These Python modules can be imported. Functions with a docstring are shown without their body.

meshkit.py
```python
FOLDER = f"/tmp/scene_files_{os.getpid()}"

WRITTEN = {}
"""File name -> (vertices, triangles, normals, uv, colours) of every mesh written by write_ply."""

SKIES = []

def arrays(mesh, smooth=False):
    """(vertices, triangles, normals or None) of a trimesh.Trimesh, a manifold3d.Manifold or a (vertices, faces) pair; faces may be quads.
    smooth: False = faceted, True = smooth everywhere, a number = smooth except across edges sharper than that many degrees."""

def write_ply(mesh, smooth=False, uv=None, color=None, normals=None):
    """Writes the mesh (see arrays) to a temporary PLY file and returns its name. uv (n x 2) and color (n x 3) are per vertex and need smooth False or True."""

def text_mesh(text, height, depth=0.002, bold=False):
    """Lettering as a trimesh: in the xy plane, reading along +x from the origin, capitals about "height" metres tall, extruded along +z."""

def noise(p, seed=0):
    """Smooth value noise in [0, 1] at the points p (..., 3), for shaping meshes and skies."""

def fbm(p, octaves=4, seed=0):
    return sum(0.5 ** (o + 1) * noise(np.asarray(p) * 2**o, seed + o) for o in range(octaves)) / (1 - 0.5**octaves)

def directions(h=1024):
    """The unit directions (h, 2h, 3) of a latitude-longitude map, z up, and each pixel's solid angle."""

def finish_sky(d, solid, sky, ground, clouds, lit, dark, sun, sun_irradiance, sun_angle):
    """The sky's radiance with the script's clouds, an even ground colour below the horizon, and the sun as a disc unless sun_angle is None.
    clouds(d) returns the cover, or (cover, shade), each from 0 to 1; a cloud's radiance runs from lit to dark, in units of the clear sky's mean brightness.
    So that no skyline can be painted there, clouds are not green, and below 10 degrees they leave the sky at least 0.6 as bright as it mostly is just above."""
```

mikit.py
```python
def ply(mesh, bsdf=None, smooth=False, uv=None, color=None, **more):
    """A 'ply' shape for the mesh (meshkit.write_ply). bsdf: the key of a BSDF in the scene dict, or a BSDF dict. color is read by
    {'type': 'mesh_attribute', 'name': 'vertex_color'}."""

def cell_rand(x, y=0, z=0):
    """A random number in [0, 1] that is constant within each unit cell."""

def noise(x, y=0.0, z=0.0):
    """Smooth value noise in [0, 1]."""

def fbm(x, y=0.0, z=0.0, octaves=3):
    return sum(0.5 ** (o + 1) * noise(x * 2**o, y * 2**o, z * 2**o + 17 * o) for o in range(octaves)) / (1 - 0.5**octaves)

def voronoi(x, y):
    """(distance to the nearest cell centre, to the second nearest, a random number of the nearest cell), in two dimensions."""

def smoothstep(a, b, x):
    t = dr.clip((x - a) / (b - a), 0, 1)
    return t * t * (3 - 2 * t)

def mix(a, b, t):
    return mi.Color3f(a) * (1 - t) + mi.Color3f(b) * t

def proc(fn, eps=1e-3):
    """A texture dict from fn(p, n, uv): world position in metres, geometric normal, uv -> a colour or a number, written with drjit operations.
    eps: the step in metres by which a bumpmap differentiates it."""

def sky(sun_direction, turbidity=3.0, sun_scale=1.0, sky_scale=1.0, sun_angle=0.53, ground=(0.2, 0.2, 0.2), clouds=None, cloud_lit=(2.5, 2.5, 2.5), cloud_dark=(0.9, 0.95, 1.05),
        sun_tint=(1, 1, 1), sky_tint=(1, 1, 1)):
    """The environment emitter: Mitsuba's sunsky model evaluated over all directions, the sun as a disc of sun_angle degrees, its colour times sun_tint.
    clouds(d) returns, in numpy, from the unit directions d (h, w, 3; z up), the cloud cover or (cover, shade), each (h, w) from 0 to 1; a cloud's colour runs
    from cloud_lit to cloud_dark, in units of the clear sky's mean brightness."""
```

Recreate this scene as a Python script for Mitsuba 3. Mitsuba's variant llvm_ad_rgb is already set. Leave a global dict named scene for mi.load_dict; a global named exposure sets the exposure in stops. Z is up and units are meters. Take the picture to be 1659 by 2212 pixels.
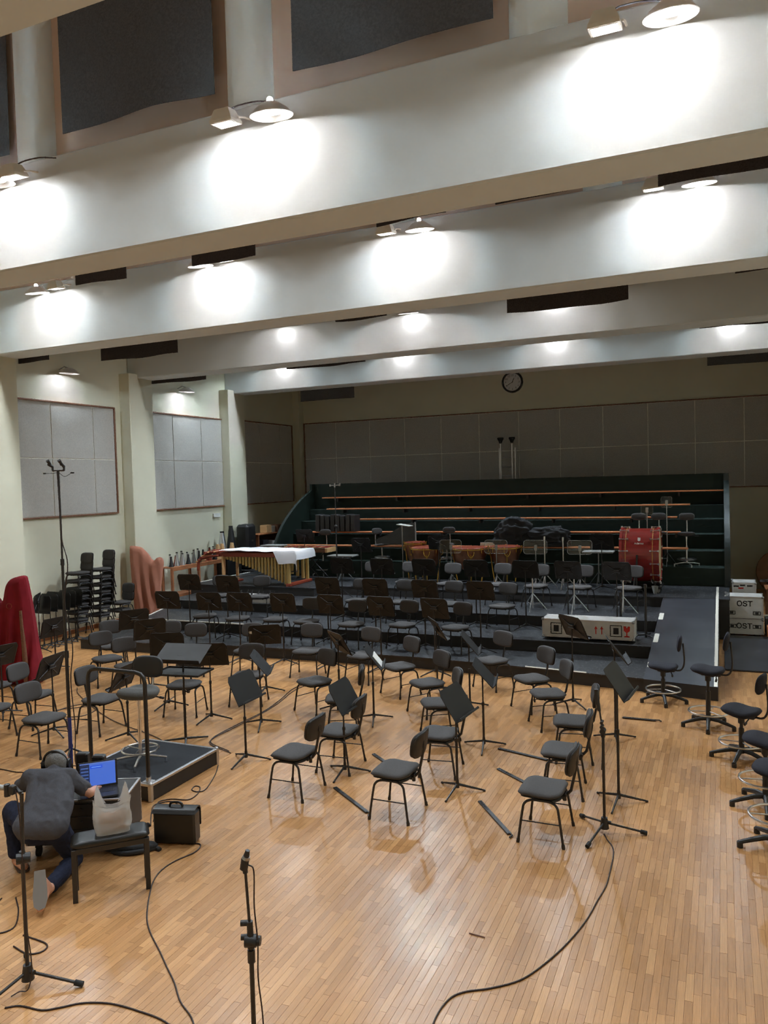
import math, random
import numpy as np, trimesh, manifold3d as m3
import mitsuba as mi, drjit as dr
import mikit, meshkit
from mikit import proc, noise, fbm, cell_rand, smoothstep, mix
from shapely.geometry import Polygon, box as sbox
T = mi.ScalarTransform4f
rng = random.Random(7)
scene, labels = {}, {}

# ------------------------------------------------------------------ camera, light, exposure
FWD = np.array([-0.399501, 0.915901, -0.039032]); UP = np.array([0.009737, 0.046814, 0.998856])
CAM = np.array([0.0, 0.0, 3.3])
scene['camera'] = {'type': 'perspective', 'fov': 52.5557, 'fov_axis': 'x', 'near_clip': 0.05, 'far_clip': 200.0,
                   'to_world': T().look_at(origin=CAM.tolist(), target=(CAM + FWD).tolist(), up=UP.tolist())}
exposure = 0.0
COOL, WARM = np.array([0.84, 1.0, 1.12]), np.array([1.0, 0.97, 0.95])
ROUND_POWER, SQUARE_POWER, BULB_POWER = 640.0, 340.0, 1000.0
WALL_LAMP_POWER = 250.0

# ------------------------------------------------------------------ helpers
def srgb(r, g, b):
    c = np.array([r, g, b]) / 255.0
    return np.where(c <= 0.04045, c / 12.92, ((c + 0.055) / 1.055) ** 2.4).tolist()

def rgb(c): return {'type': 'rgb', 'value': [float(x) for x in c]}

def mat(name, color, rough=0.5, metal=0.0, spec=0.5, bump=None, **more):
    d = {'type': 'principled', 'base_color': color if isinstance(color, dict) else rgb(color), 'roughness': rough, 'metallic': metal, **more}
    if not metal: d['specular'] = spec
    if bump: d = {'type': 'bumpmap', 'arbitrary': bump[0], 'scale': bump[1], 'bsdf': d}
    scene['mat_' + name] = {'type': 'twosided', 'bsdf': d}
    return 'mat_' + name

used = {}
def numbered(key):
    n = used.get(key, 0); used[key] = n + 1
    return key if n == 0 else '%s_%03d' % (key, n)

def L(key, label=None, cat=None, group=None, kind=None):
    d = labels.setdefault(key, {})
    for k, v in (('label', label), ('category', cat), ('group', group), ('kind', kind)):
        if v: d[k] = v
    return key

def A(name, mesh, m, parent=None, smooth=False, to=None, **kw):
    """one entry of the scene; mesh may be a ready ply dict"""
    key = numbered((parent + '__' if parent else '') + name)
    d = dict(mesh) if isinstance(mesh, dict) else mikit.ply(mesh, m, smooth=smooth, **kw)
    if to is not None: d['to_world'] = to
    scene[key] = d
    return key

def thing(name, label, cat, group=None):
    return L(numbered(name), label, cat, group)

def put(x, y, z=0.0, deg=0.0, s=1.0):
    return T().translate([x, y, z]).rotate([0, 0, 1], deg).scale(s)

cat_ = trimesh.util.concatenate
def M4(mesh, tr):
    m = mesh.copy(); m.apply_transform(tr); return m
def mv(mesh, x=0, y=0, z=0):
    m = mesh.copy(); m.apply_translation([x, y, z]); return m
def rot(mesh, deg, ax, pt=(0, 0, 0)):
    m = mesh.copy(); m.apply_transform(trimesh.transformations.rotation_matrix(math.radians(deg), ax, pt)); return m

def box(x0, x1, y0, y1, z0, z1, b=0.0):
    if b <= 0:
        m = trimesh.creation.box([x1 - x0, y1 - y0, z1 - z0])
        m.apply_translation([(x0 + x1) / 2, (y0 + y1) / 2, (z0 + z1) / 2]); return m
    h = np.array([x1 - x0, y1 - y0, z1 - z0]) / 2; pts = []
    for sx in (-1, 1):
        for sy in (-1, 1):
            for sz in (-1, 1):
                for k in range(3):
                    q = h - b; q[k] = h[k]
                    pts.append(q * [sx, sy, sz])
    m = trimesh.convex.convex_hull(np.array(pts))
    m.apply_translation([(x0 + x1) / 2, (y0 + y1) / 2, (z0 + z1) / 2]); return m

def cyl(p0, p1, r0, r1=None, n=12):
    return tube([p0, p1], [r0, r0 if r1 is None else r1], n)

def tube(pts, r, n=8, closed=False):
    p = np.asarray(pts, float); k = len(p)
    r = np.broadcast_to(np.asarray(r, float), (k,))
    if closed:
        t = np.roll(p, -1, 0) - np.roll(p, 1, 0)
    else:
        t = np.zeros_like(p); t[0] = p[1] - p[0]; t[-1] = p[-1] - p[-2]
        if k > 2:
            a = p[1:-1] - p[:-2]; b = p[2:] - p[1:-1]
            t[1:-1] = a / (np.linalg.norm(a, axis=1, keepdims=True) + 1e-12) + b / (np.linalg.norm(b, axis=1, keepdims=True) + 1e-12)
    t /= np.linalg.norm(t, axis=1, keepdims=True) + 1e-12
    u = np.cross(t[0], [0, 0, 1.0] if abs(t[0][2]) < 0.9 else [1.0, 0, 0]); u /= np.linalg.norm(u)
    ang = np.arange(n) * 2 * np.pi / n; v = []
    for i in range(k):
        u = u - t[i] * (u @ t[i]); u /= np.linalg.norm(u) + 1e-12
        w = np.cross(t[i], u)
        v.append(p[i] + r[i] * (np.cos(ang)[:, None] * u + np.sin(ang)[:, None] * w))
    v = np.vstack(v); f = []
    for i in range(k if closed else k - 1):
        j = (i + 1) % k
        for a in range(n):
            b = (a + 1) % n
            f += [[i * n + a, i * n + b, j * n + b], [i * n + a, j * n + b, j * n + a]]
    if not closed:
        v = np.vstack([v, p[0], p[-1]]); c0, c1 = len(v) - 2, len(v) - 1
        for a in range(n):
            b = (a + 1) % n
            f += [[c0, b, a], [c1, (k - 1) * n + a, (k - 1) * n + b]]
    return trimesh.Trimesh(v, f, process=False)

def spline(pts, n=8):
    """Catmull-Rom through the points"""
    p = np.asarray(pts, float); q = np.vstack([2 * p[0] - p[1], p, 2 * p[-1] - p[-2]]); out = []
    for i in range(1, len(q) - 2):
        for s in np.arange(n) / n:
            out.append(0.5 * (2 * q[i] + (q[i + 1] - q[i - 1]) * s + (2 * q[i - 1] - 5 * q[i] + 4 * q[i + 1] - q[i + 2]) * s ** 2 + (3 * q[i] - q[i - 1] - 3 * q[i + 1] + q[i + 2]) * s ** 3))
    out.append(p[-1]); return np.array(out)

def ring(c, R, r, n=32, k=8, ax='z'):
    a = np.arange(n) * 2 * np.pi / n; z = np.zeros(n)
    p = np.stack({'z': [R * np.cos(a), R * np.sin(a), z], 'x': [z, R * np.cos(a), R * np.sin(a)], 'y': [R * np.cos(a), z, R * np.sin(a)]}[ax], 1)
    return tube(p + np.array(c), r, k, closed=True)

def lathe(prof, n=28):
    return trimesh.creation.revolve(np.asarray(prof, float), sections=n)

def extr(poly, h, z=0.0):
    m = trimesh.creation.extrude_polygon(poly if hasattr(poly, 'exterior') else Polygon(poly), h, engine='earcut')
    m.apply_translation([0, 0, z]); return m

def rrect(w, h, r, n=4):
    return sbox(-w / 2 + r, -h / 2 + r, w / 2 - r, h / 2 - r).buffer(r, quad_segs=n)

def pad(w, d, t, e=4.0, nr=8, na=32, q=5.0, top=None):
    """cushion in the xy plane: superellipse outline w x d, thickness t; top(x, y) lifts both faces"""
    a = np.arange(na) * 2 * np.pi / na
    cx = np.sign(np.cos(a)) * np.abs(np.cos(a)) ** (2 / e); cy = np.sign(np.sin(a)) * np.abs(np.sin(a)) ** (2 / e)
    rs = np.linspace(0, 1, nr + 1)[1:] ** 0.6; v, f = [[0, 0, t / 2], [0, 0, -t / 2]], []
    hs = np.sqrt(np.maximum(0, 1 - rs ** q)) * t / 2
    for r, h in zip(rs, hs):
        v += [[w / 2 * r * x, d / 2 * r * y, h] for x, y in zip(cx, cy)]
    o2 = len(v)
    for r, h in zip(rs[:-1], hs[:-1]):
        v += [[w / 2 * r * x, d / 2 * r * y, -h] for x, y in zip(cx, cy)]
    def idx(s, i): return 2 + i * na if (s > 0 or i == nr - 1) else o2 + i * na
    for s in (1, -1):
        for j in range(na):
            k = (j + 1) % na; c = 0 if s > 0 else 1; b = idx(s, 0)
            f.append([c, b + j, b + k] if s > 0 else [c, b + k, b + j])
            for i in range(nr - 1):
                p, qq = idx(s, i), idx(s, i + 1)
                f += [[p + j, qq + j, qq + k], [p + j, qq + k, p + k]] if s > 0 else [[p + j, qq + k, qq + j], [p + j, p + k, qq + k]]
    v = np.array(v, float)
    if top is not None: v[:, 2] += top(v[:, 0], v[:, 1])
    return trimesh.Trimesh(v, f, process=False)

def text(s, h, depth=0.002, bold=False):
    m = meshkit.text_mesh(s, h, depth, bold); m.apply_translation([-(m.bounds[0][0] + m.bounds[1][0]) / 2, -h / 2, 0]); return m
# text on a wall that faces -y (seen by somebody looking along +y)
FACE_Y = np.array([[1, 0, 0, 0], [0, 0, -1, 0], [0, 1, 0, 0], [0, 0, 0, 1.0]])
def wall_text(s, h, x, y, z, bold=True, depth=0.003): return mv(M4(text(s, h, depth, bold), FACE_Y), x, y, z)

def man(m, refine=None, smooth=0):
    """manifold -> trimesh, refined and Taubin-smoothed"""
    if refine: m = m.refine_to_length(refine)
    q = m.to_mesh(); t = trimesh.Trimesh(np.array(q.vert_properties[:, :3]), np.array(q.tri_verts), process=True)
    if smooth: trimesh.smoothing.filter_taubin(t, lamb=0.5, nu=0.53, iterations=smooth)
    return t
def sph(c, r, n=20): return m3.Manifold.sphere(r, n).translate([float(x) for x in c])
def bone(*cr): return m3.Manifold.batch_hull([sph(c, r) for c, r in cr])
def union(ms): return m3.Manifold.batch_boolean(list(ms), m3.OpType.Add)

# ------------------------------------------------------------------ materials
STAVE_W, STAVE_L = 0.05, 0.40
def stave_color(p, n, uv):
    row = dr.floor(p.x / STAVE_W)
    u = p.y / STAVE_L + cell_rand(row, 3, 1); k = dr.floor(u)
    jit = lambda c: 0.6 * (cell_rand(row, c, 5) - 0.5)
    k = dr.select(u < k + jit(k), k - 1, dr.select(u > k + 1 + jit(k + 1), k + 1, k))
    d0 = u - k - jit(k); d1 = k + 1 + jit(k + 1) - u
    tone = cell_rand(row, k, 9); warm = cell_rand(row, k, 11)
    grain = fbm(p.x * 260 + 40 * tone, p.y * 9, 0, 3)
    wear = fbm(p.x * 0.55 + 3, p.y * 0.55, 1.5, 4)
    c = mix((0.325, 0.158, 0.059), (0.475, 0.252, 0.103), tone)
    c = mix(c, mi.Color3f(0.40, 0.185, 0.068), 0.35 * warm)
    c = c * (0.86 + 0.28 * grain) * (0.82 + 0.36 * wear)
    fx = p.x / STAVE_W - row
    gap = dr.maximum(smoothstep(0.028, 0.010, dr.minimum(fx, 1 - fx)), smoothstep(0.004, 0.0015, dr.minimum(d0, d1)))
    return c * (1 - 0.13 * gap)
def floor_rough(p, n, uv): return 0.20 + 0.16 * fbm(p.x * 1.3, p.y * 1.3, 0, 4) + 0.05 * cell_rand(dr.floor(p.x / STAVE_W), 3, 17)
mat('parquet', proc(stave_color), rough=proc(floor_rough), spec=0.45)
mat('parquet_side', srgb(96, 62, 36), rough=0.8)
plaster = lambda a: (proc(lambda p, n, uv: fbm(p.x * a + p.y * a * 0.7, p.z * a, p.y * a, 4)), 0.004)
def paint(base, amp=0.05, s=1.4):
    return proc(lambda p, n, uv: mi.Color3f(base) * (1 - amp + 2 * amp * fbm(p.x * s, p.y * s, p.z * s, 4)))
mat('cream', paint(srgb(212, 209, 188)), rough=0.75, spec=0.25, bump=plaster(9.0))
mat('white_paint', paint(srgb(199, 203, 202), 0.03), rough=0.7, spec=0.25, bump=plaster(6.0))
mat('column_paint', paint(srgb(226, 236, 238), 0.03), rough=0.7, spec=0.25)
mat('tan_board', paint(srgb(216, 190, 170), 0.05), rough=0.8, spec=0.2)
mat('ceiling', paint(srgb(205, 190, 175), 0.03), rough=0.8, spec=0.2)
mat('felt', proc(lambda p, n, uv: mi.Color3f(0.072, 0.068, 0.065) * (0.7 + 0.6 * fbm(p.x * 60, p.z * 60, p.y * 60, 3))), rough=0.95, spec=0.1)
mat('felt_brown', proc(lambda p, n, uv: mi.Color3f(0.042, 0.034, 0.032) * (0.7 + 0.6 * fbm(p.x * 60, p.z * 60, p.y * 60, 3))), rough=0.95, spec=0.1)
mat('tile', proc(lambda p, n, uv: mi.Color3f(srgb(178, 174, 168)) * (0.94 + 0.12 * noise(p.x * 55 + p.y * 55, p.z * 55, 1))), rough=0.95, spec=0.1)
mat('joint', srgb(238, 236, 226), rough=0.8)
def wood(c0, c1, s=1.0):
    return proc(lambda p, n, uv: mix(c0, c1, fbm(p.x * 3 * s + p.z * 40 * s, p.y * 60 * s, p.z * 30 * s, 4)))
mat('dark_wood', wood(srgb(92, 60, 44), srgb(130, 88, 64)), rough=0.5)
mat('rail_wood', wood(srgb(176, 104, 66), srgb(212, 138, 92)), rough=0.45)
mat('shelf_wood', wood(srgb(134, 84, 52), srgb(172, 112, 74)), rough=0.5)
mat('rosewood', wood(srgb(110, 44, 30), srgb(150, 66, 44)), rough=0.35)
mat('light_wood', wood(srgb(196, 150, 100), srgb(222, 182, 132)), rough=0.5)
mat('stage_top', proc(lambda p, n, uv: mi.Color3f(0.018, 0.019, 0.022) * (0.6 + 0.9 * fbm(p.x * 2.2, p.y * 2.2, 0, 5)) + 0.02 * smoothstep(0.72, 0.85, noise(p.x * 38, p.y * 38, 2))), rough=0.42, spec=0.5)
mat('stage_side', srgb(38, 36, 36), rough=0.6)
mat('ramp_top', proc(lambda p, n, uv: mi.Color3f(0.024, 0.026, 0.034) * (0.75 + 0.5 * fbm(p.x * 2.0, p.y * 2.0, 0, 5))), rough=0.36, spec=0.5)
mat('white_edge', srgb(225, 222, 212), rough=0.6)
mat('alu', srgb(206, 206, 208), rough=0.38, metal=1.0)
mat('green', proc(lambda p, n, uv: mi.Color3f(0.007, 0.0145, 0.011) * (0.75 + 0.5 * fbm(p.x * 3, p.y * 3, p.z * 3, 4))), rough=0.7, spec=0.25)
mat('green_step', proc(lambda p, n, uv: mi.Color3f(0.010, 0.020, 0.0155) * (0.75 + 0.5 * fbm(p.x * 3, p.y * 3, p.z * 3, 4))), rough=0.6, spec=0.3)
mat('dark_panel', srgb(30, 38, 37), rough=0.45)
fab = lambda base: proc(lambda p, n, uv: mi.Color3f(base) * (0.72 + 0.56 * noise(p.x * 420, p.y * 420, p.z * 420)))
mat('seat_fabric', fab((0.062, 0.058, 0.057)), rough=0.92, spec=0.2, sheen=0.4)
mat('stool_fabric', fab((0.020, 0.020, 0.027)), rough=0.92, spec=0.2, sheen=0.3)
mat('grey_fabric', fab((0.085, 0.085, 0.082)), rough=0.92, spec=0.2, sheen=0.4)
mat('black_metal', srgb(30, 28, 28), rough=0.38)
mat('desk_metal', (0.0085, 0.0078, 0.0075), rough=0.5, spec=0.4)
mat('black_plastic', srgb(26, 25, 26), rough=0.45)
mat('rubber', srgb(22, 22, 22), rough=0.8)
mat('black_cloth', proc(lambda p, n, uv: mi.Color3f(0.014, 0.014, 0.016) * (0.7 + 0.6 * fbm(p.x * 14, p.y * 14, p.z * 14, 3))), rough=0.8)
mat('leather', (0.006, 0.006, 0.006), rough=0.36, spec=0.5)
mat('chrome', srgb(232, 232, 235), rough=0.2, metal=1.0)
mat('steel', srgb(165, 166, 168), rough=0.3, metal=1.0)
mat('brass', srgb(214, 170, 84), rough=0.25, metal=1.0)
mat('copper', proc(lambda p, n, uv: mix((0.42, 0.17, 0.09), (0.62, 0.29, 0.16), fbm(p.x * 9, p.y * 9, p.z * 9, 3))), rough=0.28, metal=1.0)
mat('red_lacquer', wood(srgb(112, 24, 22), srgb(146, 38, 32)), rough=0.16, spec=0.6, clearcoat=0.6)
mat('drum_head', srgb(196, 170, 132), rough=0.6)
mat('hoop', srgb(176, 120, 66), rough=0.35)
mat('red_cloth', proc(lambda p, n, uv: mi.Color3f(0.20, 0.012, 0.020) * (0.75 + 0.5 * fbm(p.x * 5, p.y * 5, p.z * 5, 4))), rough=0.9, spec=0.2, sheen=0.4)
mat('pink_cloth', proc(lambda p, n, uv: mi.Color3f(srgb(168, 112, 92)) * (0.86 + 0.28 * fbm(p.x * 4, p.y * 4, p.z * 4, 4))), rough=0.9, spec=0.2)
mat('towel', srgb(232, 232, 238), rough=0.95, spec=0.1)
mat('resonator', srgb(206, 176, 112), rough=0.35, metal=0.3)
mat('case_white', proc(lambda p, n, uv: mi.Color3f(srgb(208, 207, 206)) * (0.8 + 0.35 * fbm(p.x * 7, p.y * 7, p.z * 7, 4))), rough=0.5)
mat('case_black', srgb(28, 27, 28), rough=0.5)
mat('stencil', srgb(28, 26, 26), rough=0.7)
mat('red_print', srgb(186, 44, 40), rough=0.6)
mat('carpet', proc(lambda p, n, uv: mi.Color3f(0.030, 0.032, 0.036) * (0.6 + 0.8 * noise(p.x * 300, p.y * 300, 0))), rough=0.95, spec=0.1)
mat('lamp_body', srgb(214, 206, 190), rough=0.5)
mat('lamp_inside', srgb(236, 236, 236), rough=0.25, metal=0.6)
mat('grey_metal', srgb(150, 150, 148), rough=0.4)
mat('white_plastic', srgb(226, 226, 222), rough=0.45)
mat('clock_face', srgb(222, 224, 228), rough=0.4)
mat('cable', srgb(34, 20, 18), rough=0.5)
mat('blue_tape', srgb(40, 52, 120), rough=0.5)
mat('shirt', proc(lambda p, n, uv: mi.Color3f(0.068, 0.068, 0.078) * (0.85 + 0.3 * noise(p.x * 300, p.y * 300, p.z * 300))), rough=0.9, spec=0.2)
mat('jeans', proc(lambda p, n, uv: mi.Color3f(0.014, 0.017, 0.034) * (0.7 + 0.6 * fbm(p.x * 60, p.y * 60, p.z * 60, 3))), rough=0.9, spec=0.2)
mat('skin', srgb(196, 146, 122), rough=0.5)
mat('hair', proc(lambda p, n, uv: mi.Color3f(0.13, 0.125, 0.12) * (0.6 + 0.8 * noise(p.x * 200, p.y * 60, p.z * 200))), rough=0.7)
mat('sole', srgb(112, 106, 100), rough=0.8)
mat('sandal', srgb(70, 56, 48), rough=0.7)
mat('tamtam', proc(lambda p, n, uv: mix(srgb(120, 84, 58), srgb(150, 108, 78), fbm(p.x * 5, p.y * 5, p.z * 5, 4))), rough=0.6)
scene['mat_plexi'] = {'type': 'thindielectric', 'int_ior': 1.49}
scene['mat_bag'] = {'type': 'principledthin', 'base_color': rgb(srgb(236, 234, 230)), 'roughness': 0.4, 'diff_trans': 0.8, 'spec_trans': 0.55, 'eta': 1.4}
# ------------------------------------------------------------------ the hall
XL, XR, YB, YF, ZC = -13.75, 2.35, 24.1, -3.0, 9.6
A('floor', box(XL, XR, YF, YB, -0.12, -0.004), 'mat_parquet'); L('floor', 'light oak strip parquet floor of the rehearsal hall', 'floor', kind='structure')
# parquet staves, each a bevelled piece with its own joints; the 300 nearest to the camera as parts, the rest as one
def np_rand(x, y=0, z=0):
    x, y, z = (np.uint32((int(math.floor(v)) + 1000000) & 0xFFFFFFFF) for v in (x, y, z))
    with np.errstate(over='ignore'):
        h = x * np.uint32(374761393) + y * np.uint32(668265263) + z * np.uint32(2147483647)
        h = (h ^ (h >> np.uint32(13))) * np.uint32(1274126177)
        return float((h ^ (h >> np.uint32(16))) & np.uint32(0xFFFFFF)) / 16777215.0
STV = []
RT = np.cross(FWD, UP)
for row in range(int(-10.5 / STAVE_W), int(1.9 / STAVE_W)):
    off = np_rand(row, 3, 1)
    jit = lambda c: 0.6 * (np_rand(row, c, 5) - 0.5)
    for k in range(int(2.6 / STAVE_L), int(11.6 / STAVE_L)):
        y0, y1 = (k + jit(k) - off) * STAVE_L, (k + 1 + jit(k + 1) - off) * STAVE_L
        xm, ym = (row + 0.5) * STAVE_W, (y0 + y1) / 2
        q = np.array([xm, ym, 0]) - CAM; dep = q @ FWD; s = (q @ RT) / dep; vv = (q @ UP) / dep
        if dep > 9.6 or abs(s) > 0.5 + 0.9 / dep or vv < -0.68 - 0.35 / dep: continue
        vis = abs(s) < 0.49 and vv > -0.655
        STV.append((not vis, dep, row * STAVE_W, (row + 1) * STAVE_W, y0, y1))
STV.sort()
def stave(x0, x1, y0, y1):
    g, b = 0.0003, 0.0006; h = 0.0005 * rng.random()
    lo = [(x0 + g, y0 + g), (x1 - g, y0 + g), (x1 - g, y1 - g), (x0 + g, y1 - g)]
    hi = [(x0 + g + b, y0 + g + b), (x1 - g - b, y0 + g + b), (x1 - g - b, y1 - g - b), (x0 + g + b, y1 - g - b)]
    tx = 0.0006 * (rng.random() - 0.5)
    v = [(x, y, -0.005) for x, y in lo] + [(x, y, h + (tx if i in (1, 2) else 0)) for i, (x, y) in enumerate(hi)]
    f = [[4, 5, 6], [4, 6, 7]]
    for i in range(4):
        j = (i + 1) % 4; f += [[i, j, 4 + j], [i, 4 + j, 4 + i]]
    return v, f
rest_v, rest_f = [], []
for i, (_, _, x0, x1, y0, y1) in enumerate(STV):
    v, f = stave(x0, x1, y0, y1)
    if i < 300: A('stave', trimesh.Trimesh(v, f, process=False), 'mat_parquet', 'floor')
    else:
        o = len(rest_v); rest_v += v; rest_f += [[a + o for a in t] for t in f]
key = A('stave_field', trimesh.Trimesh(rest_v, rest_f, process=False), 'mat_parquet', 'floor'); L(key, kind='stuff')

A('wall_left', box(XL - 0.3, XL, YF, YB, -0.12, ZC), 'mat_cream'); L('wall_left', 'cream plastered side wall with pilasters', 'wall', kind='structure')
A('wall_back', box(XL - 0.3, XR + 0.3, YB, YB + 0.3, -0.12, ZC), 'mat_cream'); L('wall_back', 'cream end wall behind the choir stand', 'wall', kind='structure')
A('wall_right', box(XR, XR + 0.3, YF, YB, -0.12, ZC), 'mat_cream'); L('wall_right', 'cream side wall beside the ramp', 'wall', kind='structure')
A('wall_front', box(XL - 0.3, XR + 0.3, YF - 0.3, YF, -0.12, ZC), 'mat_cream'); L('wall_front', 'cream end wall opposite the choir stand', 'wall', kind='structure')
A('ceiling', box(XL - 0.3, XR + 0.3, YF - 0.3, YB + 0.3, ZC, ZC + 0.2), 'mat_ceiling'); L('ceiling', 'beige ceiling above deep white beams', 'ceiling', kind='structure')
ZB, ZT = 6.06, 7.31
BEAMS = [-1.25, 2.95, 7.15, 11.35, 15.55, 19.75]
for yb in BEAMS:
    x0 = XL
    A('beam', box(x0, XR, yb, yb + 0.6, ZB, ZT, 0.02), 'mat_white_paint', 'ceiling')
    # clerestory of tan boards between round white columns above each beam
    for xc in (-10.92, -7.79, -4.66, -1.53, 1.6):
        A('column', mv(lathe([(0.0, 0), (0.275, 0), (0.275, ZC - ZT + 0.1), (0, ZC - ZT + 0.1)], 32), xc, yb + 0.28, ZT - 0.05), 'mat_column_paint', 'ceiling', smooth=40)
    xs = [XL, -10.92, -7.79, -4.66, -1.53, 1.6, XR]
    for a, b in zip(xs[:-1], xs[1:]):
        a2, b2 = a + (0.2 if a != XL else 0), b - (0.2 if b != XR else 0)
        A('board', box(a2, b2, yb + 0.26, yb + 0.34, ZT - 0.02, ZC, 0.0), 'mat_tan_board', 'ceiling')
    for side, xa, xb in (('left', XL - 0.02, XL + 0.32), ('right', XR - 0.32, XR + 0.02)):
        A('pilaster', box(xa, xb, yb - 0.3, yb + 0.55, -0.02, ZB + 0.1, 0.015), 'mat_cream', 'wall_' + side)
A('pilaster', box(XL - 0.02, XL + 0.25, YB - 0.32, YB + 0.02, -0.02, ZC), 'mat_cream', 'wall_left')
A('baseboard_left', cat_([box(XL, XL + 0.025, a, b, 0, 0.1, 0.004) for a, b in ((7.7, 11.05), (11.9, 15.25), (16.1, 19.45), (20.3, 23.78))]), 'mat_shelf_wood'); L('baseboard_left', 'brown wooden skirting along the cream side wall', 'baseboard', kind='structure')

# ------------------------------------------------------------------ acoustic wall panels
def acoustic_panel(label, axis, c, edges, z0, z1, zm):
    """edges: joint positions along the wall"""
    t = thing('sound_absorber', label, 'acoustic panel')
    def slab(a, b, d0, d1, za, zb, bv=0.0):
        return box(c + d0, c + d1, a, b, za, zb, bv) if axis == 'y' else box(a, b, c - d1, c - d0, za, zb, bv)
    A('backing', slab(edges[0], edges[-1], 0.0, 0.03, z0, z1), 'mat_joint', t)
    for a, b in zip(edges[:-1], edges[1:]):
        for za, zb in ((z0, zm), (zm, z1)):
            A('tile', slab(a + 0.011, b - 0.011, 0.025, 0.045, za + 0.011, zb - 0.011, 0.004), 'mat_tile', t)
    w = 0.035
    for m in (slab(edges[0] - w, edges[0], 0, 0.07, z0 - w, z1 + w, 0.005), slab(edges[-1], edges[-1] + w, 0, 0.07, z0 - w, z1 + w, 0.005),
              slab(edges[0], edges[-1], 0, 0.07, z0 - w, z0, 0.005), slab(edges[0], edges[-1], 0, 0.07, z1, z1 + w, 0.005)):
        A('frame_strip', m, 'mat_dark_wood', t)
acoustic_panel('grey tiled acoustic panel on the left wall behind the tall microphone stand', 'y', XL, [11.73, 13.0, 14.27, 14.97], 2.73, 5.27, 4.02)
acoustic_panel('grey tiled acoustic panel on the left wall above the mute shelf, middle one of three', 'y', XL, [15.95, 17.2, 18.45, 19.52], 2.73, 5.27, 4.02)
acoustic_panel('darker grey acoustic panel in the far left corner bay above the small brown shelf', 'y', XL, [20.28, 21.53, 22.78, 23.58], 2.73, 5.3, 4.02)
acoustic_panel('long grey tiled acoustic panel across the back wall above the choir stand', 'x', YB, [-13.45] + [0.57 - 1.28 * k for k in range(10, -1, -1)] + [1.85], 2.9, 5.38, 4.16)

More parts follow.
